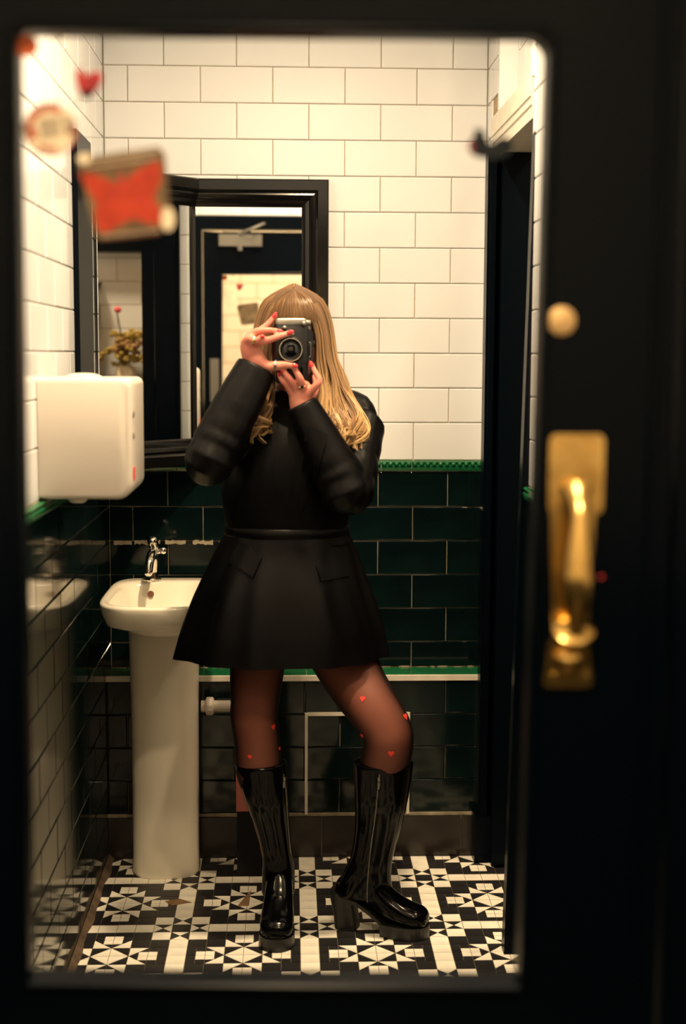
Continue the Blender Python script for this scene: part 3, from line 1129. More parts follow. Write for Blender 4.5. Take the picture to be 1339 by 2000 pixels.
# pedestal: fluted ellipse, tapering
rg = []
for z, a, b in ((0.0, 0.092, 0.085), (0.01, 0.096, 0.088), (0.05, 0.094, 0.086), (0.25, 0.094, 0.084), (0.5, 0.095, 0.085), (0.66, 0.098, 0.09), (0.75, 0.10, 0.10), (0.765, 0.10, 0.10)):
    rg.append([Vector((BX - 0.012 + a * math.copysign(abs(math.cos(q)) ** 0.75, math.cos(q)), 3.86 + b * 0.9 * math.copysign(abs(math.sin(q)) ** 0.75, math.sin(q)), z)) for q in [2 * math.pi * j / 48 for j in range(48)]])
m = MB()
m.rings(rg)
m.build('pedestal', M['ceramic'], BAS, 60)
TX, TY = -0.388, 3.90
m = MB()
m.lathe((TX, TY, 0.833), (0, 0, 1), [(0, 0.026), (0.005, 0.026), (0.008, 0.018), (0.03, 0.0155), (0.055, 0.017)], 20)
m.tube([Vector((TX, TY, 0.86)), Vector((TX + 0.004, TY - 0.015, 0.90)), Vector((TX + 0.004, TY - 0.05, 0.915)), Vector((TX + 0.002, TY - 0.085, 0.90)), Vector((TX, TY - 0.10, 0.872))], [0.016, 0.016, 0.014, 0.0125, 0.0115], 12, 4, round_ends=True)
TAP = m.build('tap', M['chrome'], BAS, 50)
m = MB()
m.tube([Vector((TX + 0.004, TY, 0.905)), Vector((TX + 0.006, TY, 0.93)), Vector((TX + 0.004, TY - 0.015, 0.948))], [0.012, 0.014, 0.016], 12, 3, round_ends=True)
m.tube([Vector((TX + 0.012, TY, 0.915)), Vector((TX + 0.03, TY, 0.92)), Vector((TX + 0.034, TY - 0.02, 0.922))], [0.007, 0.009, 0.011], 10, 3, round_ends=True)
m.build('tap_lever', M['chrome'], TAP, 50)
# broken silicone above the splash tiles
m = MB()
x = XL + 0.012
rs = random.Random(3)
while x < -0.15:
    n_ = rs.randint(4, 11)
    pts = []
    for i in range(n_ + 1):
        pts.append((x + i * 0.0075, 0.9175 - rs.uniform(0.000, 0.006), 0.9235 + rs.uniform(-0.001, 0.004)))
    for (xa, la, ha), (xb, lb, hb) in zip(pts, pts[1:]):
        m.prism([(xa, YW - 0.004, la), (xb, YW - 0.004, lb), (xb, YW - 0.004, hb), (xa, YW - 0.004, ha)], (0, 0.005, 0))
    x += n_ * 0.0075 + rs.uniform(0.004, 0.03)
tag(m.build('chipped_sealant', M['grout_beige'], WALL_BACK), kind='stuff')

# waste pipe
PIPE = thing('waste_pipe', 'short white plastic pipe with a collar beside the basin pedestal', 'pipe', (-0.2, 3.88, 0.475))
pz = 0.474
m = MB()
m.lathe((-0.2510, 3.88, pz), (1, 0, 0), [(0, 0.016), (0.189, 0.016), (0.20, 0.0)], 20)
m.build('pipe', M['plastic'], PIPE, 50)
m = MB()
m.lathe((-0.237, 3.88, pz), (1, 0, 0), [(0, 0.017), (0.0, 0.024), (0.003, 0.026), (0.018, 0.026), (0.022, 0.022), (0.022, 0.016)], 12)
m.build('collar', M['plastic'], PIPE, 30)
m = MB()
m.tube([Vector((-0.062, 3.88, pz)), Vector((-0.05, 3.895, pz)), Vector((-0.045, 3.945, pz))], 0.016, 14, 4)
m.build('elbow', M['plastic'], PIPE, True)

# pink box behind the boot
PB = thing('pedal_bin', 'dull pink plastic bin mostly hidden behind the left boot', 'bin', (-0.08, 3.80, 0))
m = MB()
p0, p1 = at(461, 1585, 3.80), at(461, 1440, 3.80)
rg = []
for z, k in ((p0.z, 0.045), (p1.z, 0.05)):
    xl = p0.x
    rg.append([Vector((xl, 3.80, z)), Vector((xl + 2 * k, 3.80, z)), Vector((xl + 2 * k, 3.88, z)), Vector((xl, 3.88, z))])
m.rings(rg)
m.build('body', M['pink_plastic'], PB)
m = MB()
m.box(p0.x - 0.002, p0.x + 0.098, 3.796, 3.884, p1.z, p1.z + 0.012)
m.build('lid', M['st_black'], PB)
m = MB()
m.box(p0.x + 0.002, p0.x + 0.092, 3.802, 3.878, 0.0, p0.z)
m.build('base', M['st_black'], PB)

# scraps on the floor
for nm, lab, pts in (('paper_scrap', 'torn brown triangular scrap on the floor beside the left boot', [(463, 1770), (486, 1768), (490, 1738), (478, 1752)]),
                     ('paper_scrap', 'long curled brown scrap on the floor before the basin pedestal', [(322, 1760), (350, 1755), (374, 1762), (350, 1766), (334, 1768)])):
    m = MB()
    P = []
    for x, y in pts:
        d = FW + RT * ((x - 669.5) / FPX) - UP * ((y - 1000) / FPX)
        k = -(H - 0.001) / d.z
        P.append(Vector((0, 0, H)) + d * k)
    c = sum(P, Vector()) / len(P)
    top = c + Vector((0, 0, 0.008))
    m.add(P + [top] + [p - Vector((0, 0, 0.0008)) for p in P], [(i, (i + 1) % len(P), len(P)) for i in range(len(P))] + [tuple(range(len(P) + 1, 2 * len(P) + 1))[::-1]] + [(i, i + len(P) + 1, (i + 1) % len(P) + len(P) + 1, (i + 1) % len(P)) for i in range(len(P))])
    tag(m.build(nm, M['leaf']), lab, 'scrap')

# ------------------------------------------------------------------ corridor: shelf with dried flowers
SH = thing('shelf', 'black shelf on the corridor wall, seen in the corner mirror', 'shelf', (1.7, 3.7, 1.26))
m = MB()
m.box(1.56, 1.748, 3.4, 4.2, 1.335, 1.36)
m.build('board', M['black_paint'], SH)
m = MB()
m.box(1.60, 1.748, 3.42, 4.18, 1.262, 1.335)
m.build('apron', M['black_paint'], SH)
FL = thing('flower_arrangement', 'bushy yellow dried flower arrangement with one pink bloom on the corridor shelf', 'flowers', (1.64, 3.72, 1.36))
FY = 3.70
m = MB()
m.lathe((1.64, FY, 1.36), (0, 0, 1), [(0, 0.03), (0.01, 0.045), (0.05, 0.04), (0.06, 0.03), (0.06, 0)], 16)
m.build('pot', M['st_ivory'], FL, True)
for k in range(46):
    m = MB()
    a = RND.uniform(0, 2 * math.pi)
    r = RND.uniform(0.02, 0.13)
    z = 1.42 + RND.uniform(0, 0.14) * (1 - (r / 0.17) ** 2) + RND.uniform(0, 0.03)
    c = Vector((1.64 + 0.5 * r * math.sin(a), FY + r * math.cos(a), z))
    s = RND.uniform(0.016, 0.03)
    for q in range(7):
        m.ball(c + Vector((RND.uniform(-s, s), RND.uniform(-s, s), RND.uniform(-s, s) * 0.6)), s * 0.45, s * 0.45, s * 0.4, 7, 5)
    m.build('flower_head', M['flower' if k % 3 else 'flower_brown'], FL, True)
m = MB()
m.ball((1.63, FY - 0.03, 1.655), 0.014, 0.016, 0.014, 10, 7)
m.build('pink_bloom', M['pink_flower'], FL, True)
m = MB()
m.tube([Vector((1.64, FY, 1.42)), Vector((1.64, FY - 0.02, 1.56)), Vector((1.635, FY - 0.035, 1.65))], 0.003, 6, 3)
m.build('stem', M['leaf_green'], FL, True)
OB = thing('dark_statuette', 'dark silhouette ornament standing behind the dried flowers', 'ornament', (1.7, 3.54, 1.36))
m = MB()
m.lathe((1.70, 3.54, 1.36), (0, 0, 1), [(0, 0.035), (0.02, 0.03), (0.15, 0.02), (0.22, 0.04), (0.30, 0.045), (0.36, 0.03), (0.40, 0.055), (0.41, 0.06), (0.415, 0.02), (0.45, 0.018), (0.455, 0)], 18)
m.build('body', M['leaf_green'], OB, True)
BT = thing('orange_bottle', 'small orange bottle at the end of the corridor shelf', 'bottle', (1.60, 3.81, 1.36))
m = MB()
m.lathe((1.60, 3.815, 1.36), (0, 0, 1), [(0, 0.016), (0.004, 0.018), (0.05, 0.018), (0.06, 0.008), (0.075, 0.008), (0.075, 0)], 14)
m.build('body', M['orange'], BT, True)
m = MB()
m.lathe((1.60, 3.815, 1.435), (0, 0, 1), [(0, 0.009), (0.012, 0.009), (0.012, 0)], 12)
m.build('cap', M['st_black'], BT, True)
# ------------------------------------------------------------------ person
PER = thing('person', 'person in a black blazer dress and tall black boots, camera raised to the face', 'person', (0.06, 3.42, 0.0))


def pt(px, py, Y):
    return at(px, py, Y)


def px_r(r, Y=3.3):
    return r * Y / FPX


body = MB()
# torso and hips, kept inside the clothes
body.rings(pxloft([(1240, 470, 660, 3.45, 0.06), (1210, 440, 680, 3.45, 0.095), (1150, 445, 680, 3.45, 0.105), (1035, 470, 655, 3.45, 0.085), (930, 460, 680, 3.45, 0.095), (860, 475, 690, 3.455, 0.08), (815, 505, 655, 3.46, 0.055), (785, 540, 620, 3.465, 0.048)], 28, 4))
# neck and head
body.tube([pt(578, 790, 3.465), pt(577, 740, 3.45), pt(576, 700, 3.44)], [0.052, 0.050, 0.055], 16, 4)
HC = pt(574, 640, 3.43)
hr = []
for z, hx, yf, yb_ in ((1.415, 0.020, -0.055, -0.005), (1.425, 0.038, -0.075, 0.01), (1.445, 0.050, -0.083, 0.03), (1.475, 0.060, -0.085, 0.06), (1.505, 0.066, -0.082, 0.08), (1.535, 0.069, -0.082, 0.092), (1.560, 0.068, -0.080, 0.094), (1.585, 0.062, -0.070, 0.086), (1.602, 0.050, -0.052, 0.070), (1.612, 0.032, -0.03, 0.045), (1.616, 0.012, -0.01, 0.02)):
    hr.append([Vector((HC.x + hx * math.cos(q), HC.y + (yf + yb_) / 2 - (yb_ - yf) / 2 * math.sin(q), z)) for q in [2 * math.pi * j / 24 for j in range(24)]])
body.rings(hr)
body.tube([HC + Vector((0, -0.078, 1.532 - HC.z)), HC + Vector((0, -0.093, 1.505 - HC.z)), HC + Vector((0, -0.102, 1.488 - HC.z)), HC + Vector((0, -0.084, 1.480 - HC.z))], [0.008, 0.010, 0.012, 0.009], 10, 3, round_ends=True)
for s in (-1, 1):
    body.ball(HC + Vector((s * 0.073, 0.01, 1.515 - HC.z)), 0.009, 0.020, 0.030, 10, 8)
# arms
SHL, ELL, WRL = pt(478, 838, 3.46), pt(402, 905, 3.25), pt(503, 712, 3.298)
SHR, ELR, WRR = pt(690, 845, 3.46), pt(674, 955, 3.305), pt(588, 792, 3.302)
for S, E_, W_ in ((SHL, ELL, WRL), (SHR, ELR, WRR)):
    body.tube([S, lerp(S, E_, 0.5), E_, lerp(E_, W_, 0.35), lerp(E_, W_, 0.8), W_], [0.038, 0.036, 0.030, 0.033, 0.028, 0.024], 14, 3, round_ends=True)


def finger(pts, r0, r1):
    P = [pt(*p) for p in pts]
    Ym = P[0].y
    n = len(P)
    body.tube(P, [px_r(lerp(r0, r1, i / (n - 1))) for i in range(n)], 10, 4, round_ends=True)


# upper hand (left in the picture): palm, thumb under the lens, fingers over the front
body.tube([pt(506, 716, 3.300), pt(494, 696, 3.294), pt(488, 676, 3.286), pt(489, 660, 3.284)], [(px_r(22), 0.013), (px_r(23), 0.014), (px_r(20), 0.013), (px_r(13), 0.011)], 16, 4, ref=Vector((1, 0, -0.55)), round_ends=True)
finger([(494, 660, 3.292), (509, 645, 3.298), (523, 633, 3.300), (537, 617, 3.302)], 8.5, 5.5)
finger([(486, 657, 3.284), (502, 647, 3.272), (524, 645, 3.268), (547, 648, 3.272)], 8.5, 5.5)
finger([(486, 668, 3.280), (511, 667, 3.262), (540, 659, 3.258), (568, 649, 3.264)], 9.0, 5.5)
finger([(478, 668, 3.285), (487, 661, 3.268), (499, 665, 3.258), (512, 658, 3.254)], 8.5, 6.0)
finger([(498, 702, 3.292), (519, 714, 3.278), (538, 715, 3.266), (557, 712, 3.262), (576, 715, 3.262)], 13.0, 6.5)
# lower hand: palm upright, fingers up under the camera
body.tube([pt(588, 796, 3.302), pt(588, 775, 3.296), pt(586, 757, 3.292)], [(px_r(23), 0.014), (px_r(25), 0.014), (px_r(22), 0.012)], 16, 4, ref=Vector((1, 0, 0)), round_ends=True)
finger([(569, 768, 3.292), (558, 750, 3.278), (549, 740, 3.280), (544, 729, 3.284)], 7.5, 5.0)
finger([(577, 763, 3.290), (568, 744, 3.270), (558, 731, 3.268), (550, 718, 3.272)], 8.0, 5.0)
finger([(592, 760, 3.288), (586, 740, 3.268), (578, 726, 3.268), (570, 713, 3.272)], 8.5, 5.0)
finger([(604, 768, 3.290), (617, 753, 3.278), (624, 743, 3.276), (616, 728, 3.282), (607, 710, 3.292)], 9.0, 5.0)
finger([(606, 778, 3.300), (617, 757, 3.322), (614, 735, 3.338)], 9.5, 6.5)
# legs
KL, KR = pt(496, 1398, 3.40), pt(757, 1432, 3.33)
body.tube([pt(505, 1250, 3.45), pt(500, 1330, 3.425), KL, pt(505, 1500, 3.42), pt(533, 1640, 3.46), pt(543, 1720, 3.47), pt(543, 1770, 3.42)], [0.072, 0.064, 0.052, 0.055, 0.036, 0.033, 0.028], 18, 4, round_ends=True)
body.tube([pt(645, 1250, 3.45), pt(692, 1330, 3.41), KR, pt(750, 1500, 3.36), pt(740, 1640, 3.42), pt(728, 1720, 3.44), pt(765, 1775, 3.42)], [0.078, 0.068, 0.053, 0.055, 0.036, 0.033, 0.028], 18, 4, round_ends=True)
BODY = link('body', remesh(body, 0.0032, 5, 'body', M['skin']), PER)

for s in (-1, 1):
    m = MB()
    c = HC + Vector((s * 0.030, -0.073, 1.535 - HC.z))
    m.ball(c, 0.012, 0.012, 0.0105, 14, 10)
    e = m.build('eye', M['eye'], PER, True)
    m = MB()
    m.ball(c + Vector((0, -0.0085, 0)), 0.0055, 0.004, 0.0055, 12, 8)
    m.build('iris', M['iris'], e, True)
m = MB()
m.ball(HC + Vector((0, -0.086, 1.455 - HC.z)), 0.022, 0.007, 0.007, 14, 8)
m.build('mouth', M['lip'], PER, True)


def nail(px, py, Y, dx, dy, ln=7.5, wd=4.2):
    """Varnished nail centred at a fingertip, pointing along (dx, dy) in the picture plane."""
    d = (RT * dx - UP * dy).normalized()
    nrm = -FW
    sd = d.cross(nrm).normalized()
    rot = Matrix((sd, d, nrm)).transposed()
    m = MB()
    m.ball(pt(px, py, Y), px_r(wd), px_r(ln), px_r(2.4), 10, 7, rot=rot)
    m.build('fingernail', M['nail'], PER, True)


nail(536, 616, 3.297, 0.55, -0.8)
nail(546, 647, 3.265, 1, 0.1)
nail(566, 649, 3.257, 1, -0.35, 8.5)
nail(512, 657, 3.2475, 1, -0.3, 5, 3.8)
nail(575, 714, 3.2555, 1, 0.2, 7)
nail(544, 730, 3.278, -0.3, -1, 6, 3.6)
nail(550, 722, 3.2655, -0.5, -1, 7.5)
nail(571, 716, 3.2655, -0.5, -1, 7.5)
nail(608, 713, 3.285, -0.4, -1, 9, 4.5)


def ring_on(px, py, Y, ax, r, name, mat, stone=None):
    d = (RT * ax[0] - UP * ax[1]).normalized()
    a = d.cross(FW).normalized()
    m = MB()
    c = pt(px, py, Y)
    n = 24
    R0 = px_r(r)
    rg = []
    b = FW
    for i in range(n):
        q = 2 * math.pi * i / n
        rad = a * math.cos(q) + b * math.sin(q)
        rg.append([c + rad * (R0 + 0.0012 * math.cos(t)) + d * (0.0022 * math.sin(t)) for t in [2 * math.pi * j / 6 for j in range(6)]])
    rg.append(rg[0])
    m.rings(rg, False)
    o = m.build(name, mat, PER, True)
    if stone:
        m = MB()
        m.ball(c - FW * (R0 + 0.001) + d * 0.0005, 0.0042, 0.003, 0.0048, 12, 8)
        m.build('stone', stone, o, True)
    return o


ring_on(537, 715, 3.266, (1, 0.1), 11.5, 'thumb_ring', M['silver'], M['silver'])
ring_on(496, 665, 3.262, (1, 0.2), 9.5, 'ring', M['gold'], M['gold'])
ring_on(590, 756, 3.284, (-0.35, -1), 10.0, 'ring', M['gold'], M['stone'])

# tights
m = MB()
TL_ = [pt(505, 1268, 3.445), pt(500, 1330, 3.425), pt(497, 1375, 3.402), KL, pt(501, 1440, 3.402), pt(506, 1500, 3.42), pt(512, 1530, 3.43)]
m.tube(TL_, [(0.073, 0.073), (0.066, 0.066), (0.060, 0.060), (0.060, 0.058), (0.058, 0.058), (0.060, 0.060), (0.055, 0.055)], 36, 6, ref=Vector((1, 0, 0)))
TR_ = [pt(660, 1262, 3.445), pt(694, 1330, 3.41), pt(728, 1382, 3.355), pt(754, 1424, 3.332), pt(758, 1455, 3.336), pt(749, 1500, 3.36), pt(746, 1530, 3.37)]
m.tube(TR_, [(0.088, 0.080), (0.075, 0.072), (0.067, 0.066), (0.063, 0.061), (0.062, 0.060), (0.061, 0.062), (0.055, 0.056)], 36, 6, ref=Vector((1, 0, 0)))
TIGHTS = m.build('tights', M['tights'], PER, True)


def bvh_of(o):
    dg = bpy.context.evaluated_depsgraph_get()
    return BVHTree.FromPolygons([v.co.copy() for v in o.data.vertices], [tuple(p.vertices) for p in o.data.polygons])


def hit(bvh, px, py):
    o = Vector((0, 0, H))
    d = (at(px, py, 3.4) - o).normalized()
    return bvh.ray_cast(o, d)[:2]


HEART = [(0, -1.0), (0.55, -0.42), (0.95, 0.15), (0.9, 0.62), (0.52, 0.85), (0.15, 0.7), (0, 0.42), (-0.15, 0.7), (-0.52, 0.85), (-0.9, 0.62), (-0.95, 0.15), (-0.55, -0.42)]
tb = bvh_of(TIGHTS)
for hx, hy_, sz in ((533, 1420, 6), (488, 1478, 5), (708, 1365, 6), (791, 1400, 7), (763, 1472, 6.5), (707, 1437, 5), (545, 1462, 4)):
    loc, nr = hit(tb, hx, hy_)
    if loc is None:
        continue
    a = nr.cross(Vector((0, 0, 1))).normalized() * -1
    b = nr.cross(a).normalized()
    if b.z < 0:
        b = -b
    m = MB()
    m.prism([loc + nr * 0.0006 + a * (u * px_r(sz)) + b * (v * px_r(sz)) for u, v in HEART], nr * 0.0008)
    m.build('heart_spot', M['red'], TIGHTS)

# ---- blazer dress
jk = MB()
jk.rings(pxloft([(1062, 432, 688, 3.45, 0.108), (1035, 441, 679, 3.45, 0.105), (1000, 436, 684, 3.45, 0.108), (950, 432, 694, 3.45, 0.112), (895, 440, 704, 3.45, 0.112), (850, 444, 716, 3.455, 0.105), (815, 440, 728, 3.46, 0.090), (792, 452, 716, 3.462, 0.075), (777, 492, 668, 3.465, 0.062), (760, 532, 630, 3.465, 0.055)], 36, 4, power=2.3))


def sleeve(S, E_, W_, rs, bend):
    mid = lerp(S, E_, 0.5)
    pts = [S, mid, E_, lerp(E_, W_, 0.25), lerp(E_, W_, 0.6), lerp(E_, W_, 0.86), lerp(E_, W_, 1.0)]
    P, R = smooth_path(pts, rs, 6)
    m = MB()
    for i in range(len(R)):
        t = i / (len(R) - 1)
        k = 1 + 0.055 * math.sin(i * 1.9) * math.exp(-((t - 0.33) / 0.22) ** 2)
        R[i] = (R[i][0] * k, R[i][1] * k)
    jk.tube(P, R, 20, 1, ref=Vector((1, 0, 0.3)), round_ends=False)


CUFL, CUFR = pt(501, 717, 3.298), pt(588.5, 788, 3.302)
sleeve(pt(468, 812, 3.46), pt(405, 905, 3.255), CUFL, [0.066, 0.062, 0.056, 0.060, 0.057, 0.051, 0.0475], 0)
sleeve(pt(702, 832, 3.46), pt(679, 965, 3.295), CUFR, [0.064, 0.062, 0.058, 0.058, 0.050, 0.042, 0.0375], 0)
# shoulder pads
jk.tube([pt(655, 793, 3.462), pt(695, 806, 3.46), pt(714, 832, 3.455)], [(0.05, 0.04), (0.05, 0.042), (0.034, 0.05)], 16, 4, round_ends=True)
jk.tube([pt(515, 793, 3.462), pt(475, 806, 3.46), pt(455, 832, 3.45)], [(0.05, 0.04), (0.05, 0.042), (0.034, 0.05)], 16, 4, round_ends=True)
DRESS = link('blazer_dress', remesh(jk, 0.0042, 3, 'blazer_dress', M['black_fabric']), PER)


def skirt_mod(t, q):
    f = 0.030 * math.sin(6 * q + 0.8 + 1.2 * t) + 0.022 * math.sin(11 * q + 2.0 - t) + 0.014 * math.sin(17 * q + 2 * t)
    return 1 + f * min(1, t * 1.6)


rows = [(1028, 442, 678, 3.45, 0.108), (1050, 433, 684, 3.45, 0.115), (1080, 418, 694, 3.45, 0.125), (1150, 387, 715, 3.435, 0.14), (1220, 362, 737, 3.425, 0.15), (1281, 346, 749, 3.42, 0.156)]
outer = pxloft(rows, 120, 6, skirt_mod, back=0.45)
inner = [[p + (Vector((sum(q.x for q in r) / len(r), 3.42, p.z)) - p).normalized() * 0.004 for p in r] for r in outer]
m = MB()
m.rings(outer + inner[::-1], False)
SKIRT = m.build('skirt', M['black_fabric'], DRESS, True)
m = MB()
b0 = pxloft([(1043, 437, 682, 3.45, 0.114), (1041, 436, 683, 3.45, 0.116), (1026, 438, 681, 3.45, 0.1145), (1024, 440, 679, 3.45, 0.112)], 48, 1)
m.rings(b0, False)
m.build('belt', M['black_fabric'], DRESS, True)

sb = bvh_of(SKIRT)


def flap(pts, name, par, bv, th=0.004, nsub=5):
    """A quilted patch laid on a surface: corner pixels, sampled as a grid and lifted by th."""
    g = []
    for i in range(nsub + 1):
        row = []
        for j in range(nsub + 1):
            a = [lerp(pts[0][k], pts[1][k], j / nsub) for k in (0, 1)]
            b = [lerp(pts[3][k], pts[2][k], j / nsub) for k in (0, 1)]
            x, y = lerp(a[0], b[0], i / nsub), lerp(a[1], b[1], i / nsub)
            loc, nr = hit(bv, x, y)
            if loc is None:
                return None
            row.append((loc, nr))
        g.append(row)
    n = nsub + 1
    top = [l + nr * th for r in g for l, nr in r]
    bot = [l - nr * 0.001 for r in g for l, nr in r]
    fs = []
    for i in range(nsub):
        for j in range(nsub):
            q = (i * n + j, i * n + j + 1, (i + 1) * n + j + 1, (i + 1) * n + j)
            fs += [q, tuple(k + n * n for k in q[::-1])]
    rim = [j for j in range(n)] + [i * n + n - 1 for i in range(1, n)] + [(n - 1) * n + j for j in range(n - 2, -1, -1)] + [i * n for i in range(n - 2, 0, -1)]
    for a, b in zip(rim, rim[1:] + rim[:1]):
        fs.append((a, b, b + n * n, a + n * n))
    m = MB()
    m.add(top + bot, fs)
    return m.build(name, M['black_fabric'], par, 40)


flap([(470, 1060), (512, 1090), (495, 1129), (447, 1098)], 'pocket_flap', DRESS, sb, 0.006)
flap([(616, 1104), (670, 1091), (682, 1125), (625, 1136)], 'pocket_flap', DRESS, sb, 0.006)
db = bvh_of(DRESS)
for pts in ([(548, 800), (560, 800), (572, 1015), (535, 940)], [(600, 830), (640, 850), (612, 960), (578, 1015)]):
    flap(pts, 'lapel', DRESS, db, 0.004, 6)

# ---- boots


def boot_foot(mb, heel, toe, stations, n=24):
    """Rings across the foot from heel to toe: (fraction, half width, bottom z, top z)."""
    d = Vector((toe.x - heel.x, toe.y - heel.y, 0))
    L = d.length
    d.normalize()
    s = Vector((-d.y, d.x, 0))
    P = []
    tot = (len(stations) - 1) * 4
    for k in range(tot + 1):
        t, hw, zb_, zt_ = cr(stations, k / 4)
        c = Vector((heel.x, heel.y, 0)) + d * (L * t)
        ring = []
        for j in range(n):
            q = 2 * math.pi * j / n
            cs, sn = math.cos(q), math.sin(q)
            e = 0.8
            ring.append(c + s * (hw * math.copysign(abs(cs) ** e, cs)) + Vector((0, 0, (zb_ + zt_) / 2 + (zt_ - zb_) / 2 * math.copysign(abs(sn) ** e, sn))))
        P.append(ring)
    mb.rings(P)
    return d, s, L


def sole_plan(heel, d, s, L, stations, z0, z1, grow=0.004):
    """Sole slab; the outline follows (fraction, half width)."""
    c0 = Vector((heel.x, heel.y, 0))
    left = [c0 + d * (L * t) + s * (hw + grow) for t, hw in stations]
    right = [c0 + d * (L * t) - s * (hw + grow) for t, hw in stations][::-1]
    return [p + Vector((0, 0, z0)) for p in left + right], Vector((0, 0, z1 - z0))


def make_boot(shaft, heel, toe, extra=None, ankle=None):
    b = MB()
    rg = pxloft(shaft, 28, 4)
    b.rings(rg)
    st = [(0.0, 0.018, 0.090, 0.118), (0.05, 0.028, 0.086, 0.135), (0.22, 0.034, 0.080, 0.165), (0.42, 0.035, 0.058, 0.155), (0.60, 0.040, 0.036, 0.112), (0.78, 0.043, 0.028, 0.086), (0.92, 0.040, 0.028, 0.076), (0.985, 0.028, 0.030, 0.064), (1.0, 0.012, 0.036, 0.052)]
    d, s, L = boot_foot(b, heel, toe, st)
    bt = link('boot', remesh(b, 0.0038, 14, 'boot', M['patent']), PER)
    m = MB()
    out = []
    for i in range(13):
        a = math.pi * i / 12
        out.append((math.cos(a), math.sin(a)))
    c0 = Vector((heel.x, heel.y, 0))
    pl = [c0 + d * (L * 0.52) + s * 0.037, c0 + d * (L * 0.66) + s * 0.043]
    pl += [c0 + d * (L * 0.80 + L * 0.215 * sn) + s * (0.045 * cs) for cs, sn in out]
    pl += [c0 + d * (L * 0.66) - s * 0.043, c0 + d * (L * 0.52) - s * 0.037]
    m.prism([p + Vector((0, 0, 0.001)) for p in pl], (0, 0, 0.026))
    m.prism([p + Vector((0, 0, 0.027)) for p in pl], (0, 0, 0.006))
    # arched waist of the sole
    rg = []
    for t, z in ((0.10, 0.088), (0.25, 0.082), (0.40, 0.060), (0.55, 0.030)):
        c = c0 + d * (L * t)
        rg.append([c + s * sx * 0.032 + Vector((0, 0, z + dz)) for sx, dz in ((1, 0), (-1, 0), (-1, -0.010), (1, -0.010))])
    m.rings(rg)
    m.build('sole', M['sole'], bt)
    m = MB()
    rg = []
    for z, f, k in ((0.001, 1.0, 0.0), (0.04, 1.0, -0.004), (0.075, 1.06, -0.010), (0.098, 1.12, -0.012)):
        ring = []
        for i in range(20):
            q = 2 * math.pi * i / 20
            e = 0.55
            ring.append(c0 + d * (0.030 + k + 0.030 * f * math.copysign(abs(math.cos(q)) ** e, math.cos(q))) + s * (0.029 * f * math.copysign(abs(math.sin(q)) ** e, math.sin(q))) + Vector((0, 0, z)))
        rg.append(ring)
    m.rings(rg)
    m.build('heel', M['sole'], bt, 40)
    return bt


BL_ = make_boot([(1486, 457, 561, 3.415, 0.066), (1500, 460, 561, 3.418, 0.065), (1560, 477, 563, 3.43, 0.060), (1620, 499, 567, 3.45, 0.048), (1665, 511, 571, 3.46, 0.042), (1705, 511, 576, 3.462, 0.044), (1745, 510, 575, 3.458, 0.05)], Vector((-0.020, 3.52, 0)), Vector((-0.034, 3.292, 0)))
BR_ = make_boot([(1486, 688, 807, 3.355, 0.066), (1500, 690, 806, 3.358, 0.065), (1560, 692, 797, 3.375, 0.060), (1620, 692, 782, 3.40, 0.049), (1670, 685, 768, 3.415, 0.043), (1700, 672, 764, 3.42, 0.042), (1725, 661, 765, 3.425, 0.041), (1750, 657, 768, 3.428, 0.038)], Vector((0.122, 3.455, 0)), Vector((0.352, 3.372, 0)))
for bo, line, pull in ((BR_, [(741, 1512), (738, 1540), (733, 1590), (726, 1640), (720, 1690), (717, 1730), (717, 1762)], (740, 1518)), (BL_, [(553, 1512), (557, 1540), (560, 1590), (564, 1640), (566, 1668)], (552, 1517))):
    bb = bvh_of(bo)
    P = []
    for x, y in line:
        l, nr = hit(bb, x, y)
        if l is not None:
            P.append(l + nr * 0.0012)
    if len(P) > 2:
        m = MB()
        m.tube(P, 0.0010, 6, 4)
        z = m.build('zip', M['silver'], bo, True)
        l, nr = hit(bb, *pull)
        if l is not None:
            m = MB()
            a = l + nr * 0.004
            m.tube([a, a + Vector((0, 0, -0.010)) + nr * 0.001], (0.0048, 0.0030), 8, 1)
            m.tube([a + Vector((0, 0, -0.012)), a + Vector((-0.001, 0, -0.028))], (0.0042, 0.0024), 8, 1)
            m.build('zip_puller', M['silver'], z, True)

# ---- hair
TONE = []


def strand(mb, P, r, tone0, tone1):
    pts, _ = smooth_path(P, r, 2)
    n = len(pts)
    rg = []
    for i, p in enumerate(pts):
        t = (pts[min(i + 1, n - 1)] - pts[max(i - 1, 0)]).normalized()
        a = t.cross(Vector((0.3, 1, 0.1))).normalized()
        b = t.cross(a)
        rr = r * (1.0 - 0.75 * max(0, (i / (n - 1) - 0.7) / 0.3))
        rg.append([p + a * (rr * math.cos(q)) + b * (rr * math.sin(q)) for q in (0, 1.571, 3.142, 4.712)])
        tn = lerp(tone0, tone1, (i / (n - 1)))
        TONE.extend([tn] * 4)
    mb.rings(rg, False)


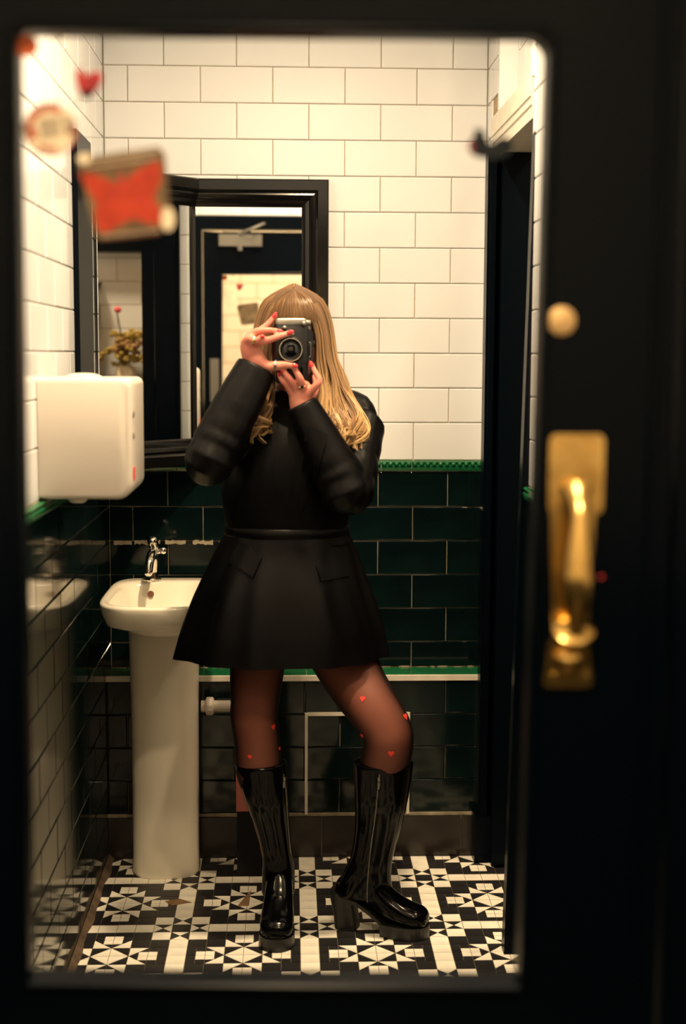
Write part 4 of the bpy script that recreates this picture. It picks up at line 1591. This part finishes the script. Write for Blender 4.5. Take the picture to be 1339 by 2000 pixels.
SR = [((575, 604, 3.338), (575, 555, 3.43)), ((599, 612, 3.335), (630, 586, 3.445)), ((615, 655, 3.350), (650, 645, 3.45)), ((617, 705, 3.365), (658, 700, 3.44)), ((619, 755, 3.365), (684, 752, 3.425)), ((622, 800, 3.350), (704, 803, 3.39)), ((632, 836, 3.322), (706, 846, 3.345)), ((648, 862, 3.312), (696, 880, 3.325))]
SL = [((573, 604, 3.338), (573, 555, 3.43)), ((545, 612, 3.335), (517, 586, 3.445)), ((532, 655, 3.352), (497, 640, 3.45)), ((528, 705, 3.365), (492, 700, 3.44)), ((531, 755, 3.36), (498, 755, 3.42)), ((527, 800, 3.345), (488, 800, 3.365)), ((520, 828, 3.322), (474, 843, 3.335)), ((508, 846, 3.315), (472, 858, 3.325))]
hair = MB()
for side, KEY, nl in ((1, SR, 60), (-1, SL, 48)):
    for lk in range(nl):
        a = (lk + RND.random()) / nl
        ph = RND.uniform(0, 1.6) + a * 3.0
        amp = RND.uniform(0.6, 1.25)
        frq = RND.uniform(11, 16)
        dep = RND.uniform(-0.010, 0.020)
        end = RND.uniform(-32, 14)
        dark = RND.uniform(-0.26, 0.24)
        curl = RND.uniform(-1, 1)
        for st in range(15):
            P = []
            ja, jd, jp = RND.gauss(0, 0.028), RND.gauss(0, 0.004), RND.gauss(0, 0.22)
            K = []
            for k in range(len(KEY) * 2 - 1):
                t = k / (len(KEY) * 2 - 2)
                aa = min(1.04, max(-0.04, a + ja * (0.3 + t)))
                ii, oo = cr([q[0] for q in KEY], k / 2), cr([q[1] for q in KEY], k / 2)
                q = [lerp(ii[c], oo[c], aa) for c in (0, 1, 2)]
                wv = max(0, (t - 0.40) / 0.60)
                q[0] += 15 * amp * wv ** 0.8 * math.sin(ph + jp + t * frq)
                q[1] += 7 * wv * math.cos(ph + jp + t * frq)
                if t > 0.85:
                    u = (t - 0.85) / 0.15
                    q[1] += end * u
                    q[0] += 12 * curl * u * u
                Y = q[2] + (dep + jd) * min(1, t * 3) + 0.012 * wv * math.cos(ph + jp + t * frq)
                P.append(at(q[0], q[1], Y))
            c = dark + RND.uniform(-0.10, 0.10)
            strand(hair, P, RND.uniform(0.0010, 0.0019), 0.20 + c * 0.7, 0.70 + c)
# fringe across the forehead
for k in range(420):
    u = RND.random()
    x1 = lerp(524, 622, u)
    x0 = 574 + (u - 0.5) * 14
    yr = RND.uniform(566, 600)
    P = [at(x0, yr, lerp(3.40, 3.345, (yr - 566) / 34)), at(lerp(x0, x1, 0.6), lerp(yr, 622, 0.35) - 3, 3.336), at(lerp(x0, x1, 0.9), 610, 3.330), at(x1 + RND.gauss(0, 2), 626 + RND.uniform(-4, 6), 3.334)]
    c = RND.gauss(0, 0.13)
    strand(hair, P, RND.uniform(0.0009, 0.0016), 0.16 + c, 0.36 + c)
nstr = len(TONE)
# close-fitting layer of hair over the skull
cap = []
for i in range(13):
    th = math.pi * 0.60 * i / 12
    for j in range(28):
        q = 2 * math.pi * j / 28
        back = 0.012 if math.sin(q) > 0 else -0.006
        v = Vector((HC.x + (0.077) * math.sin(th) * math.cos(q), HC.y + 0.012 + (0.095 + back) * math.sin(th) * math.sin(q), 1.545 + 0.092 * math.cos(th)))
        if v.y < HC.y - 0.055 and v.z < 1.585:
            v.y = HC.y - 0.055
        cap.append(v)
fs = []
for i in range(12):
    for j in range(28):
        k = (j + 1) % 28
        fs.append((i * 28 + j, (i + 1) * 28 + j, (i + 1) * 28 + k, i * 28 + k))
hair.add(cap, fs)
TONE += [0.12] * len(cap)
HAIR = hair.build('hair', M['hair'], PER, True)
at_ = HAIR.data.attributes.new('tone', 'FLOAT', 'POINT')
at_.data.foreach_set('value', TONE)

# ------------------------------------------------------------------ film camera
CAM = thing('film_camera', 'black and silver film camera held upright in front of the face', 'camera', at(567, 683, 3.295))
YC = 3.296
c0, c1 = at(538, 749, YC), at(610, 622, YC)


def bbox(m, x0, x1, y0, y1, z0, z1, r=0.004, n=4):
    """Box with rounded vertical-in-picture corners, axis along Y."""
    rg = []
    for yy, ins in ((y0, 0.002), (y0 + 0.002, 0), (y1 - 0.002, 0), (y1, 0.002)):
        ring = []
        for (sx, sz, a0) in ((1, 1, 0), (-1, 1, 90), (-1, -1, 180), (1, -1, 270)):
            for k in range(n + 1):
                a = math.radians(a0 + 90 * k / n)
                ring.append(Vector(((x1 - r - ins if sx > 0 else x0 + r + ins) + r * math.cos(a), yy, (z1 - r - ins if sz > 0 else z0 + r + ins) + r * math.sin(a))))
        rg.append(ring)
    m.rings(rg)


m = MB()
bbox(m, c0.x, c1.x - 0.010, YC, YC + 0.036, c0.z, c1.z - 0.010, 0.006)
m.build('camera_body', M['cam_black'], CAM, 40)
m = MB()
bbox(m, c0.x, c0.x + 0.073, YC - 0.001, YC + 0.034, c1.z - 0.0165, c1.z, 0.006)
TOPP = m.build('silver_plate', M['silver'], CAM, 40)
m = MB()
m.lathe((c1.x - 0.018, YC + 0.012, c1.z - 0.010), (1, 0, 0), [(0, 0.0075), (0.012, 0.0075), (0.014, 0.006), (0.014, 0)], 16)
m.ball((c1.x - 0.020, YC - 0.004, c1.z - 0.012), 0.006, 0.004, 0.006, 10, 7)
m.build('advance_lever', M['silver'], TOPP, True)
m = MB()
x0, x1 = c1.x - 0.012, c1.x + 0.004
za, zb2 = at(600, 712, YC).z, at(600, 640, YC).z
m.rings([[Vector((x0, YC + 0.001, za)), Vector((x0, YC + 0.034, za)), Vector((x0, YC + 0.034, zb2)), Vector((x0, YC + 0.001, zb2))], [Vector((x1 - 0.002, YC + 0.006, za + 0.010)), Vector((x1 - 0.002, YC + 0.034, za + 0.010)), Vector((x1 - 0.002, YC + 0.034, zb2 - 0.010)), Vector((x1 - 0.002, YC + 0.006, zb2 - 0.010))]])
m.build('prism_hump', M['cam_black'], CAM)
m = MB()
q0, q1 = at(603, 697, YC), at(607, 668, YC)
bbox(m, q0.x, q0.x + 0.005, YC - 0.002, YC + 0.012, q0.z, q1.z, 0.0015)
m.build('accessory_shoe', M['silver'], CAM, 40)
m = MB()
m.lathe((at(611, 671, YC).x - 0.004, YC + 0.024, at(611, 671, YC).z), (1, 0, 0), [(0, 0.008), (0.006, 0.008), (0.009, 0.006), (0.009, 0)], 16)
m.build('rewind_knob', M['cam_black'], CAM, True)
LC = at(567.5, 683, YC)
m = MB()
R_ = px_r(25)
m.lathe(LC, (0, -1, 0), [(0, R_ * 1.05), (0.008, R_ * 1.05), (0.009, R_ * 0.96), (0.018, R_ * 0.96), (0.019, R_ * 1.0), (0.030, R_ * 1.0), (0.031, R_ * 0.92), (0.040, R_ * 0.90), (0.040, R_ * 0.80), (0.034, R_ * 0.70), (0.032, 0)], 40)
LENS = m.build('lens_barrel', M['cam_black'], CAM, 30)
m = MB()
rg = []
for i in range(41):
    q = 2 * math.pi * i / 40
    e = Vector((math.cos(q), 0, math.sin(q)))
    rg.append([LC + Vector((0, -0.041, 0)) + e * (R_ * 0.86 + 0.0009 * math.cos(t)) + Vector((0, 0.0009 * math.sin(t), 0)) for t in [2 * math.pi * j / 6 for j in range(6)]])
m.rings(rg, False)
m.build('filter_ring', M['chrome'], LENS, True)
m = MB()
m.ball(LC + Vector((0, -0.030, 0)), R_ * 0.70, 0.006, R_ * 0.70, 24, 10)
m.build('front_element', M['lens'], LENS, True)
for nm, px_, py_, sx, sz in (('self_timer', 555.5, 640, 0.006, 0.005), ('lens_release', 570, 653, 0.006, 0.005), ('lens_release', 570, 660, 0.010, 0.004)):
    p = at(px_, py_, YC)
    m = MB()
    m.ball(p + Vector((0, -0.002, 0)), sx, 0.005, sz, 12, 8)
    m.build(nm, M['silver'], CAM, True)
m = MB()
p = at(589, 727, YC)
bbox(m, p.x - 0.003, p.x + 0.003, YC - 0.002, YC + 0.001, p.z - 0.012, p.z + 0.012, 0.0025)
m.build('grip_ridge', M['cam_black'], CAM)

# ------------------------------------------------------------------ stickers on the mirror
YS = YM - 0.0022


def flat(name, pxs, mat, lift=0.0, parent=None, th=0.0005, back=None):
    P = [at(x, y, YS) for x, y in pxs]
    P = [Vector((p.x, YS - lift, p.z)) for p in P]
    m = MB()
    m.prism(P, (0, -th, 0))
    o = link(name, m.mesh(name, M[mat]), parent)
    if parent is not None:
        o.matrix_parent_inverse = Matrix.Identity(4)
    return o


def disc(cx, cy, rx, ry=None, n=28, a0=0, a1=360, rot=0):
    ry = ry or rx
    out = []
    for i in range(n):
        a = math.radians(a0 + (a1 - a0) * i / (n if a1 - a0 >= 360 else n - 1))
        x, y = rx * math.cos(a), ry * math.sin(a)
        cr_, sr = math.cos(math.radians(rot)), math.sin(math.radians(rot))
        out.append((cx + x * cr_ - y * sr, cy + x * sr + y * cr_))
    return out


def arc(cx, cy, r0, r1, a0, a1, n=14, sy=1.0):
    o = [(cx + r1 * math.cos(math.radians(lerp(a0, a1, i / n))), cy + sy * r1 * math.sin(math.radians(lerp(a0, a1, i / n)))) for i in range(n + 1)]
    o += [(cx + r0 * math.cos(math.radians(lerp(a1, a0, i / n))), cy + sy * r0 * math.sin(math.radians(lerp(a1, a0, i / n)))) for i in range(n + 1)]
    return o


s = tag(flat('sticker', disc(52, 90, 23, 21), 'st_orange'), 'round orange-red sticker with a dark slit at the mirror top corner', 'sticker')
flat('slit', [(40, 96), (62, 80), (67, 84), (46, 101)], 'st_brown', 0.0005, s)
s = tag(flat('sticker', [(147, 142), (152, 136), (162, 138), (170, 148), (180, 140), (194, 139), (201, 150), (196, 166), (184, 182), (172, 192), (160, 190), (150, 168)], 'st_crimson'), 'crimson heart sticker with a black tip on the mirror', 'sticker')
flat('tip', [(160, 176), (184, 178), (184, 184), (172, 193), (160, 191)], 'st_black', 0.0005, s)
s = tag(flat('sticker', disc(98, 253, 52, 51), 'st_ivory'), 'large round ivory sticker with red arcs and a grey square on the mirror', 'sticker')
for r0, r1, a0, a1, mt in ((49, 52.5, 90, 290, 'st_brown'), (36, 46, 175, 300, 'st_red'), (28, 44, 150, 185, 'st_red'), (34, 42, 70, 125, 'st_red'), (49, 52.5, -20, 90, 'st_crimson'), (30, 47, -32, 15, 'st_brown')):
    flat('printed_arc', arc(98, 253, r0, r1, a0, a1), mt, 0.0005, s)
flat('printed_square', [(74, 233), (117, 226), (120, 266), (80, 274)], 'st_grey', 0.0005, s)
flat('printed_patch', [(120, 222), (145, 232), (146, 252), (126, 250)], 'st_grey', 0.0006, s)
s = tag(flat('sticker', [(153, 322), (163, 308), (240, 296), (310, 287), (322, 300), (334, 440), (318, 452), (196, 466), (186, 458)], 'st_taupe'), 'taupe square sticker printed with a big red butterfly on the mirror', 'sticker')
bf = flat('butterfly', [(155, 340), (166, 338), (190, 342), (215, 352), (229, 362), (233, 338), (240, 338), (243, 356), (262, 336), (290, 322), (313, 314), (315, 352), (304, 378), (300, 390), (311, 402), (317, 434), (303, 438), (288, 436), (264, 428), (248, 432), (231, 442), (212, 452), (195, 455), (190, 440), (184, 420), (188, 398), (172, 372)], 'st_red', 0.0005, s)
for cx, cy, rx, ry in ((222, 377, 11, 5), (271, 394, 6, 8), (208, 429, 7, 4), (290, 345, 10, 4), (236, 350, 5, 12)):
    flat('spot', disc(cx, cy, rx, ry, 14), 'st_crimson', 0.001, bf)
for k in range(4):
    y = 300 + k * 7
    flat('printed_line', [(166, y + 12), (308, y - 8), (309, y - 4.5), (167, y + 15.5)], 'st_brown' if k % 2 else 'st_grey', 0.0005, s)
for k in range(3):
    y = 446 + k * 6
    flat('printed_line', [(196, y + 8), (312, y - 4), (312, y - 1), (197, y + 11)], 'st_grey' if k % 2 else 'st_brown', 0.0005, s)
tag(flat('sticker', disc(165, 310, 13, 11, rot=-10), 'st_ivory', 0.0012), 'small white dot at the butterfly square upper corner', 'sticker')  # plain ivory dot laid over the square's upper corner
tag(flat('sticker', disc(328, 428, 13, 23), 'st_ivory', 0.0012), 'small white oval at the butterfly square lower corner', 'sticker')  # plain ivory oval lying over the square's right edge
s = tag(flat('sticker', [(914, 290), (917, 274), (925, 268), (926, 252), (942, 252), (948, 268), (954, 279), (962, 280), (972, 271), (987, 267), (1001, 277), (1000, 294), (987, 305), (966, 311), (942, 309), (922, 303)], 'st_navy'), 'dark navy curved sticker on the right of the mirror', 'sticker')
flat('rim', [(917, 291), (919, 279), (923, 275), (924, 282), (922, 291), (928, 299), (923, 299)], 'st_crimson', 0.0005, s)
tag(flat('sticker', [(112, 74), (116, 64), (122, 66), (121, 76), (116, 84)], 'st_grey'), 'tiny grey scrap of a sticker near the top of the mirror', 'sticker')
